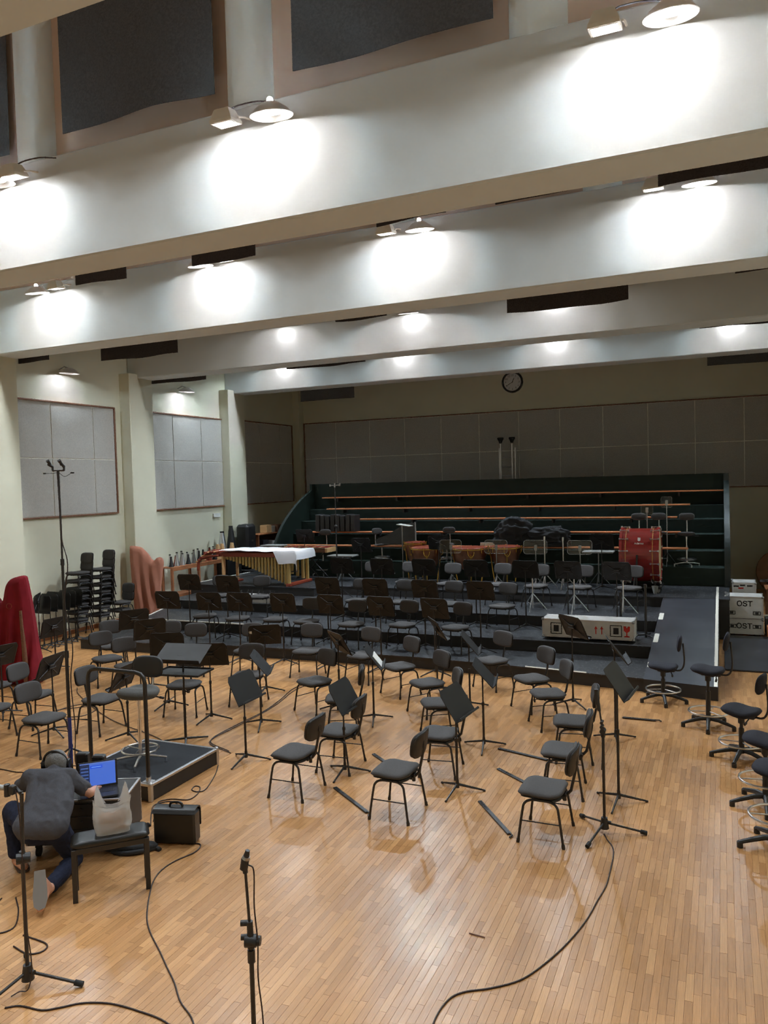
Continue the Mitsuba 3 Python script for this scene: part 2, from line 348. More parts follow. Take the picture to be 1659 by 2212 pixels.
# ------------------------------------------------------------------ felt blankets hung between the beams
def felt(label, x0, x1, y, z0, z1, wave, m, cat='acoustic blanket'):
    n = 24; xs = np.linspace(x0, x1, n); v, f = [], []
    r = np.random.RandomState(int(abs(x0 * 97 + y * 13)))
    ph = r.rand(3) * 6
    bot = z0 + wave * (np.sin(xs * 2.1 + ph[0]) + 0.5 * np.sin(xs * 5.3 + ph[1]))
    for s in (-0.006, 0.006):
        for j in range(7):
            q = j / 6
            zz = bot * (1 - q) + z1 * q
            yy = y + s + 0.03 * (1 - q) * np.sin(xs * 3.1 + ph[2])
            v += [(x, b, z) for x, b, z in zip(xs, yy, zz)]
    for s in (0, 7 * n):
        for j in range(6):
            for i in range(n - 1):
                a = s + j * n + i; q = [[a, a + 1, a + n + 1], [a, a + n + 1, a + n]]
                f += q if s == 0 else [t[::-1] for t in q]
    for j in range(6):
        for i in (0, n - 1):
            a = j * n + i; b = a + 7 * n; f += [[a, a + n, b + n], [a, b + n, b]]
    for i in range(n - 1):
        a, b = i, i + 7 * n; f += [[a, b, b + 1], [a, b + 1, a + 1]]
    k = A('acoustic_blanket', trimesh.Trimesh(v, f, process=False), m); L(k, label, cat, 'dark felt blankets hung between the beams')
felt('large dark grey felt blanket above the nearest beam, left of the middle column', -7.2, -5.02, 7.2, 7.57, 9.59, 0.012, 'mat_felt')
felt('large dark grey felt blanket above the nearest beam, between the middle and right columns', -4.02, -1.9, 7.2, 7.55, 9.59, 0.008, 'mat_felt')
felt('dark grey felt blanket above the nearest beam at the left edge of the photo', -10.3, -8.16, 7.3, 7.53, 9.59, 0.012, 'mat_felt')
G2 = ['leftmost', 'second from the left', 'third from the left', 'second from the right', 'rightmost']
for (a, b, z), w in zip([(-8.46, -7.55, 6.22), (-6.43, -5.44, 6.22), (-3.75, -2.87, 6.35), (-2.3, -1.26, 6.37), (-0.58, 0.9, 6.25)], G2):
    s = 10.0 / 8.6
    felt('brown black felt strip hanging in front of the second beam, %s' % w, a * s, min(b * s, 2.2), 10.0, 3.3 + (z - 3.3) * s, 9.59, 0.015, 'mat_felt_brown')
for (a, b, y, z), w in zip([(-13.68, -12.75, 12.15, 6.0), (-11.98, -9.99, 12.8, 6.0), (-6.44, -5.43, 12.8, 6.24), (-3.25, -1.32, 12.8, 6.03), (0.2, 1.7, 12.8, 6.23)], G2):
    felt('brown black felt strip hanging under the rear of the second beam, %s' % w, a, b, y, z, 9.59, 0.015, 'mat_felt_brown')
for (a, b, y, z), w in zip([(-13.68, -11.8, 16.2, 5.98), (-9.83, -7.69, 16.8, 6.13), (-0.39, 1.4, 16.8, 6.16)], ('above the farther wall lamp', 'in the middle', 'at the right edge of the photo')):
    felt('black felt strip hanging behind the third beam, %s' % w, a, b, y, z, 9.59, 0.012, 'mat_felt_brown')
for (a, b, z), w in zip([(-12.14, -10.27, 5.88), (-0.33, 1.5, 6.0)], ('left of the wall clock', 'right of the wall clock')):
    felt('dark grey felt strip in front of the back wall %s' % w, a, b, 21.5, z, 9.59, 0.002, 'mat_felt')

# ------------------------------------------------------------------ floodlights
def emitter(col, power): return {'type': 'area', 'radiance': rgb(np.asarray(col) * power)}
def down_disc(r, z, n=20):
    a = np.arange(n) * 2 * np.pi / n
    v = np.vstack([np.stack([r * np.cos(a), r * np.sin(a), np.full(n, z)], 1), [[0, 0, z]]])
    return trimesh.Trimesh(v, [[n, (i + 1) % n, i] for i in range(n)], process=False)
SHADE = lathe([(0.05, 0.115), (0.09, 0.10), (0.17, 0.045), (0.215, 0.0), (0.222, 0.004), (0.178, 0.055), (0.095, 0.115), (0.05, 0.13)], 40)
BULB = mv(trimesh.creation.icosphere(2, 0.034), 0, 0, 0.15)
def round_lamp(x, y, z, label, wall='y', power=ROUND_POWER, col=COOL, bulb=True, group='round floodlights on the beams'):
    t = thing('round_floodlight', label, 'floodlight', group)
    to = put(x, y, z)
    to = to.rotate([1, 0, 0], 10) if wall == 'y' else to.rotate([0, 1, 0], 3)
    A('shade', SHADE, 'mat_lamp_inside', t, smooth=35, to=to)
    A('lens', down_disc(0.115, 0.035), 'mat_white_plastic', t, to=to, emitter=emitter(col, power)); L(t + '__lens', 'bright white lamp lens')
    if bulb: A('bulb', BULB, 'mat_white_plastic', t, smooth=True, to=to, emitter=emitter(np.array([0.72, 0.98, 1.16]), BULB_POWER)); L(t + '__bulb', 'glaring cool bulb tip')
    e = (0, 0.27, -0.02) if wall == 'y' else (-0.30, 0, 0.10)
    A('bracket', cat_([tube([(0, 0.0, 0.12), (e[0] * 0.5, e[1] * 0.5, 0.16), e], 0.012, 8)]), 'mat_grey_metal', t, to=to)
HOUS = trimesh.convex.convex_hull([(sx * a, sy * a * 0.8, z) for sx in (-1, 1) for sy in (-1, 1) for a, z in ((0.13, 0.0), (0.13, 0.03), (0.085, 0.14))])
def square_lamp(x, y, z, label, power=SQUARE_POWER, col=WARM):
    t = thing('square_floodlight', label, 'floodlight', 'square floodlights on the beams')
    to = put(x, y, z).rotate([1, 0, 0], 8)
    A('housing', HOUS, 'mat_lamp_body', t, to=to)
    A('lens', trimesh.Trimesh([(-0.11, -0.085, -0.004), (0.11, -0.085, -0.004), (0.11, 0.085, -0.004), (-0.11, 0.085, -0.004)], [[0, 2, 1], [0, 3, 2]], process=False), 'mat_white_plastic', t, to=to, emitter=emitter(col, power)); L(t + '__lens', 'bright white square lens')
    A('bracket', cat_([tube([(-0.14, 0.02, 0.05), (-0.15, 0.12, 0.07), (-0.15, 0.26, 0.08)], 0.012, 6), tube([(0.14, 0.02, 0.05), (0.15, 0.12, 0.07), (0.15, 0.26, 0.08)], 0.012, 6), box(-0.17, 0.17, 0.25, 0.28, 0.05, 0.11)]), 'mat_lamp_body', t, to=to)
    if y < 8 and y > 4: A('cable', tube(spline([(0.06, 0.02, 0.14), (0.13, 0.08, 0.18), (0.3, 0.15, 0.2), (0.5, 0.2, 0.17)]), 0.008, 6), 'mat_cable', t, to=to)
SP = ['left one', 'middle one', 'right one']
def pair(y, z, xs, xr, where, power=1.0):
    for i, (a, b) in enumerate(zip(xs, xr)):
        square_lamp(a, y, z, 'square cream floodlight, %s %s' % (SP[i], where), SQUARE_POWER * power)
        round_lamp(b, y, z - 0.03, 'round silver dish floodlight, %s %s' % (SP[i], where), power=ROUND_POWER * power)
pair(2.65, 7.03, (-7.7, -4.7, -0.9), (-7.2, -4.2, -0.4), 'on the beam above the camera')
pair(6.93, 7.05, (-7.72, -4.69, -0.87), (-8.02, -4.14, -0.35), 'on the nearest white beam')
SP = ['leftmost', 'second from left', 'second from right', 'rightmost']
pair(11.13, 7.09, (-11.45, -7.66, -4.69, -0.81), (-11.93, -8.15, -4.14, -0.24), 'on the second white beam')
SP = ['left', 'middle', 'right']
for i, x in enumerate((-9.13, -2.97)):
    square_lamp(x, 15.33, 6.86, 'square floodlight on the third beam, %s one' % ('left', 'right')[i], SQUARE_POWER * 2.0)
round_lamp(-6.0, 15.31, 6.8, 'single round dish floodlight with a cool white glow on the third beam', power=ROUND_POWER * 5.0)
SP = ['leftmost', 'second from left', 'second from right', 'rightmost']
for i, x in enumerate((-11.69, -7.92, -3.8, 0.22)):
    round_lamp(x, 19.59, 6.74, 'round silver dish floodlight on the farthest beam, %s of four' % SP[i], power=ROUND_POWER * 1.9)
round_lamp(XL + 0.30, 13.35, 5.92, 'dome shaped wall lamp on the left wall, the nearer of two', 'x', WALL_LAMP_POWER, COOL, False, 'dome lamps on the left wall')
round_lamp(XL + 0.30, 17.53, 5.9, 'dome shaped wall lamp on the left wall, the farther of two', 'x', WALL_LAMP_POWER, COOL, False, 'dome lamps on the left wall')
k = A('wall_controller', cat_([box(XL, XL + 0.05, 18.92, 19.25, 2.38, 2.5, 0.006), box(XL + 0.05, XL + 0.055, 19.0, 19.18, 2.42, 2.46)]), 'mat_white_plastic'); L(k, 'small white control box on the left wall between panel and mute shelf', 'control box')

# ------------------------------------------------------------------ stage risers, ramp, choir stand
T1F = [(-12.3, 12.2), (-10.46, 12.28), (-8.9, 12.55), (-7.4, 12.62), (-5, 12.66), (-3.3, 12.53), (-1.13, 12.29)]
def tier(name, poly, z0, z1, label, edge=None):
    t = thing(name, label, 'stage riser', 'black stage risers')
    A('body', extr(poly, z1 - z0 - 0.02, z0), 'mat_stage_side', t)
    A('deck', extr(Polygon(poly).buffer(0.012, join_style=2), 0.02, z1 - 0.02), 'mat_stage_top', t)
    if edge: A('edge_strip', cat_([tube([(a[0], a[1] - 0.012, z1), (b[0], b[1] - 0.012, z1)], 0.015, 6) for a, b in edge]), 'mat_white_edge', t); L(t + '__edge_strip', 'bright metal edge strip')
tier('stage_riser', T1F + [(-1.13, 13.66), (-12.55, 13.60)], 0.0, 0.2, 'lowest black stage riser, its front edge on the parquet', [((-3.0, 12.515), (-2.0, 12.40))])
tier('stage_riser', [(-11.9, 13.63), (-1.15, 13.69), (-1.15, 14.96), (-12.3, 15.0), (-12.35, 15.9), (-12.7, 15.9)], 0.0, 0.4, 'second black stage riser, holding the long white flight case', [((-11.8, 13.62), (-8.85, 13.64)), ((-11.9, 13.64), (-12.7, 15.9))])
tier('stage_riser', [(-12.3, 15.03), (-1.15, 14.99), (-1.15, 16.60), (-8.9, 16.73), (-9.0, 16.27), (-12.3, 16.27)], 0.0, 0.6, 'third black stage riser, under the chairs with silver stand tripods')
tier('stage_riser', [(-12.6, 16.3), (-9.0, 16.3), (-8.9, 16.76), (0.1, 16.62), (0.1, 21.4), (-12.45, 21.4)], 0.0, 0.8, 'topmost black stage riser under timpani, marimba and bass drum', [((-12.6, 16.4), (-12.5, 18.9))])
# sloped ramp to the right of the risers
RX0, RX1 = -1.13, -0.09
v = [(RX0, 12.25, 0), (RX1, 12.08, 0), (RX1, 16.59, 0), (RX0, 16.57, 0), (RX0, 12.25, 0.2), (RX1, 12.08, 0.2), (RX1, 16.59, 0.8), (RX0, 16.57, 0.8), (RX0, 13.66, 0.4), (RX1, 13.8, 0.4)]
f = [[0, 1, 5], [0, 5, 4], [4, 5, 9], [4, 9, 8], [8, 9, 6], [8, 6, 7], [1, 2, 6], [1, 6, 9], [1, 9, 5], [0, 7, 3], [0, 8, 7], [0, 4, 8], [2, 3, 7], [2, 7, 6], [0, 3, 2], [0, 2, 1]]
t = thing('ramp', 'blue black sloped ramp beside the stage risers with white edge tape', 'ramp')
rb = trimesh.Trimesh(v, f, process=False); A('body', rb, 'mat_stage_side', t)
A('deck', cat_([trimesh.convex.convex_hull([(x, y, z + 0.003 * j - 0.002) for j in (0, 1) for x, y, z in sg]) for sg in (((RX0, 12.25, 0.2), (RX1, 12.08, 0.2), (RX1, 13.8, 0.4), (RX0, 13.66, 0.4)), ((RX0, 13.66, 0.4), (RX1, 13.8, 0.4), (RX1, 16.59, 0.8), (RX0, 16.57, 0.8)))]), 'mat_ramp_top', t)
A('edge_tape', cat_([trimesh.convex.convex_hull([(RX1 - 0.055 + 0.05 * i, y, z + 0.005 * j) for i in (0, 1) for j in (0, 1) for y, z in sg]) for sg in (((12.1, 0.2), (13.8, 0.4)), ((13.8, 0.4), (16.59, 0.8)), ((16.6, 0.802), (18.35, 0.802)))]), 'mat_white_edge', t); L(t + '__edge_tape', 'white tape along the right edge')
for y0, y1 in ((12.75, 12.95), (13.9, 14.35), (15.15, 15.55)):
    za, zb = [0.2 + (y - 12.25) * 0.2 / 1.41 if y < 13.66 else 0.4 + (y - 13.66) * 0.4 / 2.94 for y in (y0, y1)]
    A('tape_mark', trimesh.Trimesh([(RX0 + 0.01, y0, za + 0.004), (RX0 + 0.09, y0, za + 0.004), (RX0 + 0.09, y1, zb + 0.004), (RX0 + 0.01, y1, zb + 0.004), (RX0 + 0.01, y0, za - 0.004), (RX0 + 0.09, y0, za - 0.004), (RX0 + 0.09, y1, zb - 0.004), (RX0 + 0.01, y1, zb - 0.004)], [[0, 1, 2], [0, 2, 3], [0, 5, 1], [0, 4, 5], [1, 5, 6], [1, 6, 2], [2, 6, 7], [2, 7, 3], [3, 7, 4], [3, 4, 0]], process=False), 'mat_white_edge', t)

CX0, CX1, CY0 = -11.45, 0.12, 18.5
TREAD = [1.2, 1.53, 1.87, 2.2, 2.52]
t = thing('choir_stand', 'dark green stepped choir stand with orange wooden bench rails', 'choir stand')
for i, z in enumerate(TREAD):
    y0 = CY0 + 0.5 * i
    A('step', box(CX0 + 0.04, CX1 - 0.06, y0, 21.35, (0.8 if i == 0 else TREAD[i - 1]) - (0.0 if i == 0 else 0.02), z, 0.006), 'mat_green_step' if i < 2 else 'mat_green', t)
A('back_panel', box(CX0, CX1, 20.87, 20.93, 2.50, 3.28, 0.004), 'mat_green', t); L(t + '__back_panel', 'plain green back board')
RAILS = [(1.63, 18.8, -11.2, -0.72), (1.96, 19.32, -11.0, -0.9), (2.28, 19.85, -10.15, -1.0), (2.56, 20.35, -10.6, -0.73), (2.88, 20.84, -11.0, 0.03)]
for z, y, a, b in RAILS:
    k = A('bench_rail', box(a, b, y - 0.24, y, z - 0.035, z, 0.006), 'mat_rail_wood', t); L(k, 'orange brown wooden bench rail')
    for x in np.arange(a + 0.5, b, 1.9): A('rail_bracket', box(x - 0.025, x + 0.025, y - 0.2, y + 0.12, z - 0.14, z - 0.035), 'mat_case_black', t)
def side(x0, x1, m):
    pr = spline([(18.42, 0.8), (18.44, 1.3), (18.62, 1.75), (19.1, 2.25), (19.9, 2.75), (20.72, 3.1)], 5)
    poly = [(18.42, 0.8)] + [tuple(q) for q in pr[1:]] + [(20.72, 3.28), (21.4, 3.28), (21.4, 0.8)]
    e = extr(poly, x1 - x0)       # yz polygon extruded along x
    return M4(e, np.array([[0, 0, 1, x0], [1, 0, 0, 0], [0, 1, 0, 0], [0, 0, 0, 1.0]]))
A('side_panel', side(CX0 - 0.02, CX0 + 0.06, 0), 'mat_green', t)
A('side_panel', side(CX1 - 0.10, CX1 + 0.02, 0), 'mat_dark_panel', t)
# ------------------------------------------------------------------ orchestra chairs: built once, facing +x
def chair_parts():
    P = []
    def seat_top(x, y): return -0.014 * np.exp(-((x + 0.06) / 0.12) ** 2) - 0.02 * np.clip((x - 0.08) / 0.13, 0, 1) ** 2 + 0.006 * np.clip((-x - 0.12) / 0.09, 0, 1)
    s = pad(0.42, 0.46, 0.062, e=4.2, nr=9, na=36, q=5, top=seat_top)
    P.append(('seat', mv(s, 0.02, 0, 0.442), 'mat_seat_fabric', True))
    P.append(('seat__seat_pan', mv(pad(0.38, 0.42, 0.022, e=4.5, nr=4, na=28, q=8, top=seat_top), 0.015, 0, 0.408), 'mat_black_plastic', True))
    b = pad(0.25, 0.41, 0.045, e=3.6, nr=8, na=32, q=4)                     # x = height, y = width
    def stand_up(m, dx):
        m = m.copy(); v = m.vertices.copy()
        m.vertices = np.stack([v[:, 2] + dx + 0.9 * v[:, 1] ** 2, v[:, 1], -v[:, 0]], 1); m.invert(); m.fix_normals(); return mv(rot(m, -9, [0, 1, 0]), -0.265, 0, 0.735)
    P.append(('backrest', stand_up(b, 0.0), 'mat_seat_fabric', True))
    P.append(('backrest__back_shell', stand_up(pad(0.255, 0.415, 0.02, e=3.6, nr=6, na=32, q=6), -0.024), 'mat_black_plastic', True))
    P.append(('back_support', cat_([tube([(-0.15, 0, 0.395), (-0.20, 0, 0.40), (-0.235, 0, 0.44), (-0.285, 0, 0.66), (-0.295, 0, 0.72)], 0.014, 8), box(-0.306, -0.28, -0.03, 0.03, 0.69, 0.77, 0.006), box(-0.20, -0.12, -0.035, 0.035, 0.375, 0.415, 0.008), cyl((-0.17, -0.06, 0.385), (-0.17, 0.06, 0.385), 0.014), cyl((-0.175, 0.0, 0.34), (-0.175, 0, 0.40), 0.018)]), 'mat_black_metal', 30))
    for sx in (1, -1):
        for sy in (1, -1):
            p = spline([(sx * 0.205, sy * 0.25, 0.0), (sx * 0.165, sy * 0.228, 0.28), (sx * 0.145, sy * 0.217, 0.355), (sx * 0.09, sy * 0.21, 0.388), (0, sy * 0.208, 0.392)], 4)
            P.append(('leg', cat_([tube(p, 0.0115, 8), tube([(sx * 0.206, sy * 0.2505, 0), (sx * 0.201, sy * 0.248, 0.035)], 0.016, 8)]), 'mat_black_metal', 40))
    for sy in (1, -1): P.append(('stretcher', tube([(0.178, sy * 0.234, 0.2), (-0.178, sy * 0.234, 0.2)], 0.0055, 6), 'mat_black_metal', True))
    P.append(('frame', cat_([tube(spline([(-0.09, -0.21, 0.388), (-0.15, -0.12, 0.39), (-0.16, 0, 0.392), (-0.15, 0.12, 0.39), (-0.09, 0.21, 0.388)], 4), 0.0115, 8), tube([(0.06, -0.208, 0.391), (0.06, 0.208, 0.391)], 0.011, 8), box(-0.13, 0.09, -0.012, 0.012, 0.388, 0.404), cyl((0.1, -0.12, 0.37), (0.1, -0.12, 0.40), 0.012), cyl((0.1, 0.12, 0.37), (0.1, 0.12, 0.40), 0.012)]), 'mat_black_metal', 40))
    return [(n, mikit.ply(m, b, smooth=s)) for n, m, b, s in P]
CHAIR = chair_parts()
def chair(x, y, z, deg, label, group=None):
    t = thing('orchestra_chair', label, 'chair', group); to = put(x, y, z, deg)
    for n, d in CHAIR: A(n, d, None, t, to=to)
    return t

FLOOR_CHAIRS = [
    (-4.22, 7.14, 180, 'front row chair on the parquet nearest the conductor podium, black back shell towards the camera'),
    (-3.00, 7.03, 180, 'front row chair on the parquet, the middle one of the three nearest the camera'),
    (-1.53, 7.06, 180, 'front row chair on the parquet, rightmost, beside the tall tripod microphone stand'),
    (-4.10, 7.95, 184, 'chair on the parquet just behind the second front stand from the podium'),
    (-4.68, 9.17, 205, 'chair turned side-on behind the second front stand, its backrest seen edge-on'),
    (-5.46, 9.85, 248, 'chair on the parquet in the middle with a cable running under it'),
    (-6.58, 11.62, 277, 'leftmost chair with its back to the lowest riser, near the white tagged stand'),
    (-5.50, 11.58, 258, 'chair before the lowest riser partly behind the stand with white paper'),
    (-4.62, 11.05, 240, 'chair before the lowest riser right of the stand with white paper'),
    (-3.86, 10.25, 234, 'chair in the middle of the parquet with a dished seat, left of two thin stands'),
    (-3.38, 9.36, 212, 'chair half hidden behind the third front music stand, the farther of two there'),
    (-2.96, 8.22, 188, 'chair directly behind the third front music stand'),
    (-3.36, 11.85, 242, 'chair with a rear leg against the lowest riser behind the two crossing thin stands'),
    (-2.52, 10.92, 228, 'chair before the lowest riser right of centre, farther of an overlapping pair'),
    (-2.14, 10.22, 212, 'chair before the lowest riser right of centre, nearer of an overlapping pair'),
    (-1.64, 9.14, 192, 'chair third from the front in the right hand column by the microphone stand'),
    (-1.56, 8.12, 186, 'chair second from the front in the right hand column by the microphone stand'),
    (-7.92, 7.18, 0, 'chair left of the tall microphone mast in the front row of the violins'),
    (-8.98, 7.98, 6, 'chair left of the tall microphone mast, directly in front of the red harp cover'),
    (-10.0, 8.15, 2, 'chair cut by the left photo edge, the farther of two'),
    (-9.0, 7.28, 2, 'chair cut by the left photo edge, the nearer of two'),
    (-7.86, 8.11, 0, 'chair seen through the left post of the conductor rail'),
    (-9.62, 10.11, 335, 'chair on the left with its seat fully visible, in front of the folded stands'),
    (-8.85, 9.80, 332, 'chair on the left whose broad backrest hides its seat, left of three black desks'),
    (-10.3, 10.98, 318, 'chair farthest left in the row behind, partly hidden by a black desk'),
    (-7.22, 9.11, 285, 'chair seen behind the tray of the conductor stand'),
    (-8.60, 11.10, 290, 'chair right of three black desks on the left, the right one of a pair'),
    (-9.22, 11.18, 292, 'chair peeping out behind the middle of three black desks on the left'),
    (-6.62, 9.86, 288, 'chair facing the camera left of the stand with the white tag'),
    (-7.62, 11.38, 282, 'chair half hidden left of the stand with the white tag'),
]
for x, y, d, l in FLOOR_CHAIRS: chair(x, y, 0, d, l)
ORD = ['first', 'second', 'third', 'fourth', 'fifth', 'sixth', 'seventh', 'eighth', 'ninth']
def row(z, pts, where, grp=None):
    for i, (x, y, d) in enumerate(pts): chair(x, y, z, d, '%s chair from the left in the row on %s' % (ORD[i], where))
row(0.2, [(-9.85, 13.18, 292), (-8.99, 13.1, 286), (-8.17, 13.2, 280), (-7.44, 13.16, 272), (-6.45, 13.12, 266), (-5.48, 13.3, 260), (-4.45, 13.3, 254)], 'the lowest black riser')
row(0.4, [(-10.48, 14.55, 290), (-9.46, 14.62, 284), (-7.04, 14.62, 270), (-6.08, 14.66, 266), (-5.03, 14.66, 262), (-3.93, 14.62, 256)], 'the second black riser')
row(0.6, [(-7.44, 16.12, 272), (-6.56, 16.2, 268), (-5.52, 16.1, 264), (-4.42, 16.2, 262), (-3.6, 16.12, 258), (-2.7, 16.12, 256), (-1.74, 16.2, 254)], 'the third black riser')
for si, (sx, sy) in enumerate(((-13.16, 12.98), (-13.22, 13.72))):
    for k in range(7):
        chair(sx + 0.004 * k, sy + 0.012 * k, 0.172 * k, 262, 'stacked black chair, %s from the bottom of the %s tall stack' % (ORD[k], ('left', 'right')[si]))
chair(-13.18, 14.36, 0, 262, 'lower of two stacked chairs left of the pink harp cover')
chair(-13.18, 14.38, 0.172, 262, 'upper of two stacked chairs left of the pink harp cover')

# ------------------------------------------------------------------ music stands: player on the +x side
_ms = {}
def stand_parts(h, tilt, kind='black'):
    key = (h, tilt, kind)
    if key in _ms: return _ms[key]
    P = []; a = math.radians(tilt)
    up = np.array([-math.sin(a), 0, math.cos(a)]); nr = np.array([math.cos(a), 0, math.sin(a)]); c = np.array([0.02, 0, h])
    R = np.eye(4); R[:3, 0] = [0, 1, 0]; R[:3, 1] = up; R[:3, 2] = nr; R[:3, 3] = c
    w, hh = 0.50, 0.35
    P.append(('desk', M4(extr(Polygon([(-w / 2, -hh / 2), (w / 2, -hh / 2), (w / 2, hh / 2 - 0.05), (w / 2 - 0.035, hh / 2), (-w / 2 + 0.035, hh / 2), (-w / 2, hh / 2 - 0.05)]).buffer(0.008, quad_segs=2), 0.006, -0.003), R), 'mat_desk_metal', False))
    lip = cat_([box(-w / 2, w / 2, -hh / 2 - 0.004, -hh / 2 + 0.004, 0, 0.06, 0.001), box(-w / 2, w / 2, -hh / 2, -hh / 2 + 0.02, 0.056, 0.062, 0.001)])
    P.append(('desk__lip', M4(lip, R), 'mat_desk_metal', False))
    br = [box(-0.05, 0.05, -0.045, 0.045, -0.03, -0.004, 0.006), box(-0.07, 0.07, -0.012, 0.012, -0.045, -0.028, 0.004)]
    for sx in (1, -1):
        for sy in (1, -1): br.append(tube([(0.03 * sx, 0.02 * sy, -0.008), (0.18 * sx, 0.13 * sy, -0.005)], [0.010, 0.006], 6))
    br += [tube([(-w / 2 + 0.01, -hh / 2, -0.004), (-w / 2 + 0.01, hh / 2 - 0.05, -0.004)], 0.006, 5), tube([(w / 2 - 0.01, -hh / 2, -0.004), (w / 2 - 0.01, hh / 2 - 0.05, -0.004)], 0.006, 5)]
    P.append(('desk__brace', M4(cat_(br), R), 'mat_black_metal', False))
    pm = 'mat_chrome' if kind == 'chrome' else 'mat_black_metal'
    top = c - nr * 0.035
    P.append(('pole', cat_([cyl((0, 0, 0.06), (0, 0, h * 0.58), 0.0135), cyl((0, 0, h * 0.55), (0, 0, h - 0.12), 0.009), tube([(0, 0, h - 0.13), (0, 0, h - 0.05), tuple(top)], 0.011, 8), cyl((0, 0, h * 0.56), (0, 0, h * 0.6), 0.018), cyl((0, 0, 0.05), (0, 0, 0.13), 0.022, 0.016)]), pm, 40))
    for k in range(3):
        q = 2 * math.pi * k / 3 + 0.5
        leg = cat_([tube([(0.01 * math.cos(q), 0.01 * math.sin(q), 0.085), (0.28 * math.cos(q), 0.28 * math.sin(q), 0.014)], [0.014, 0.009], 6), cyl((0.27 * math.cos(q), 0.27 * math.sin(q), 0.012), (0.295 * math.cos(q), 0.295 * math.sin(q), 0.010), 0.010)])
        P.append(('leg', leg, pm, 40))
    _ms[key] = [(n, mikit.ply(m, b, smooth=s)) for n, m, b, s in P]; return _ms[key]
def stand(x, y, z, deg, h, tilt, label, kind='black'):
    t = thing('music_stand', label, 'music stand'); to = put(x, y, z, deg)
    for n, d in stand_parts(h, tilt, kind): A(n, d, None, t, to=to)
    return t
FS = [
    (-5.26, 7.73, 0, 0.90, 26, 'music stand with desk face visible, standing right of the conductor podium'),
    (-3.96, 7.77, 2, 0.90, 29, 'music stand with desk face visible, second from the podium in the front row'),
    (-2.60, 7.70, 355, 0.97, 33, 'music stand with desk face visible, third from the podium in the front row'),
    (-2.72, 9.11, 12, 0.94, 42, 'music stand turned edge-on in the middle right, its lip to the right'),
    (-0.99, 7.98, 355, 1.25, 34, 'tall music stand with desk face visible, just right of the tripod microphone stand'),
    (-1.25, 9.88, 14, 1.15, 38, 'tall music stand seen edge-on behind the rightmost tilted desk'),
    (-4.45, 9.66, 22, 0.90, 38, 'music stand edge-on holding a white sheet of paper'),
    (-5.15, 10.0, 52, 0.98, 28, 'music stand with a brown lit desk back, left of the white paper stand'),
    (-4.10, 11.3, 35, 1.00, 30, 'music stand seen nearly edge-on close before the lowest riser in the middle'),
    (-3.37, 10.64, 16, 0.96, 40, 'slim edge-on music stand crossing behind the stand with its lip to the right'),
    (-2.01, 11.25, 48, 1.14, 26, 'music stand with tilted brown desk back in front of the long white flight case'),
    (-6.70, 10.48, 120, 0.92, 23, 'music stand with a small white tag on its desk back'),
    (-5.83, 8.96, 26, 0.88, 40, 'music stand edge-on directly in front of the white tagged stand'),
    (-6.66, 8.97, 113, 0.93, 20, 'music stand with wide dark desk back, right behind the conductor stand'),
    (-7.70, 9.33, 116, 0.94, 10, 'rightmost and nearest of three overlapping dark desk backs on the left'),
    (-8.62, 10.05, 140, 0.99, 17, 'middle one of three overlapping dark desk backs on the left'),
    (-9.52, 10.7, 144, 1.00, 14, 'farthest of three overlapping dark desk backs on the left'),
    (-8.35, 7.75, 190, 0.92, 20, 'music stand with dark desk back, just left of the tall microphone mast'),
    (-7.22, 7.92, 188, 0.84, 26, 'music stand leaning behind the conductor stool'),
    (-11.26, 10.55, 174, 0.80, 15, 'music stand with a low large desk in front of the folded stands'),
    (-9.75, 8.12, 170, 0.90, 26, 'music stand cut off by the left photo edge'),
    (-12.9, 11.7, 215, 1.02, 8, 'music stand sticking out behind the red harp cover'),
]
keys = [stand(x, y, 0, d, h, ti, l) for x, y, d, h, ti, l in FS]
# sheet of paper and tag
def on_desk(k, mesh, m, name, label):
    i = keys.index(k); x, y, d, h, ti, l = FS[i]; a = math.radians(ti)
    R = np.eye(4); R[:3, 0] = [0, 1, 0]; R[:3, 1] = [-math.sin(a), 0, math.cos(a)]; R[:3, 2] = [math.cos(a), 0, math.sin(a)]; R[:3, 3] = [0.02, 0, h]
    kk = A(name, M4(mesh, R), m, to=put(x, y, 0, d)); L(kk, label, 'paper')
on_desk(keys[6], box(-0.12, 0.22, -0.165, 0.02, 0.004, 0.012), 'mat_white_plastic', 'paper_sheet', 'bright white sheet of paper lying on an edge-on music stand')
on_desk(keys[11], box(0.20, 0.245, 0.03, 0.075, -0.008, -0.004), 'mat_white_plastic', 'paper_tag', 'small white paper tag stuck on a dark desk back')
def srow(z, pts, h, ti, where):
    for i, (x, y, d) in enumerate(pts): stand(x, y, z, d, h, ti, '%s music stand from the left in the row %s' % (ORD[i], where))
srow(0.0, [(-9.85, 12.0, 100), (-8.92, 12.05, 98), (-8.31, 12.16, 96), (-7.44, 12.27, 92), (-6.47, 12.3, 90), (-5.49, 12.3, 86), (-4.50, 12.32, 82)], 1.13, 15, 'before the lowest riser')
srow(0.2, [(-10.3, 13.26, 98), (-9.3, 13.2, 96), (-7.08, 13.36, 92), (-6.06, 13.36, 90), (-5.06, 13.36, 88), (-4.0, 13.36, 86)], 1.10, 18, 'on the lowest riser')
srow(0.4, [(-7.43, 14.7, 92), (-6.5, 14.7, 90), (-5.57, 14.7, 88), (-4.48, 14.7, 86), (-3.49, 14.7, 86), (-2.69, 14.72, 84), (-1.8, 14.72, 84)], 1.14, 18, 'on the second riser')
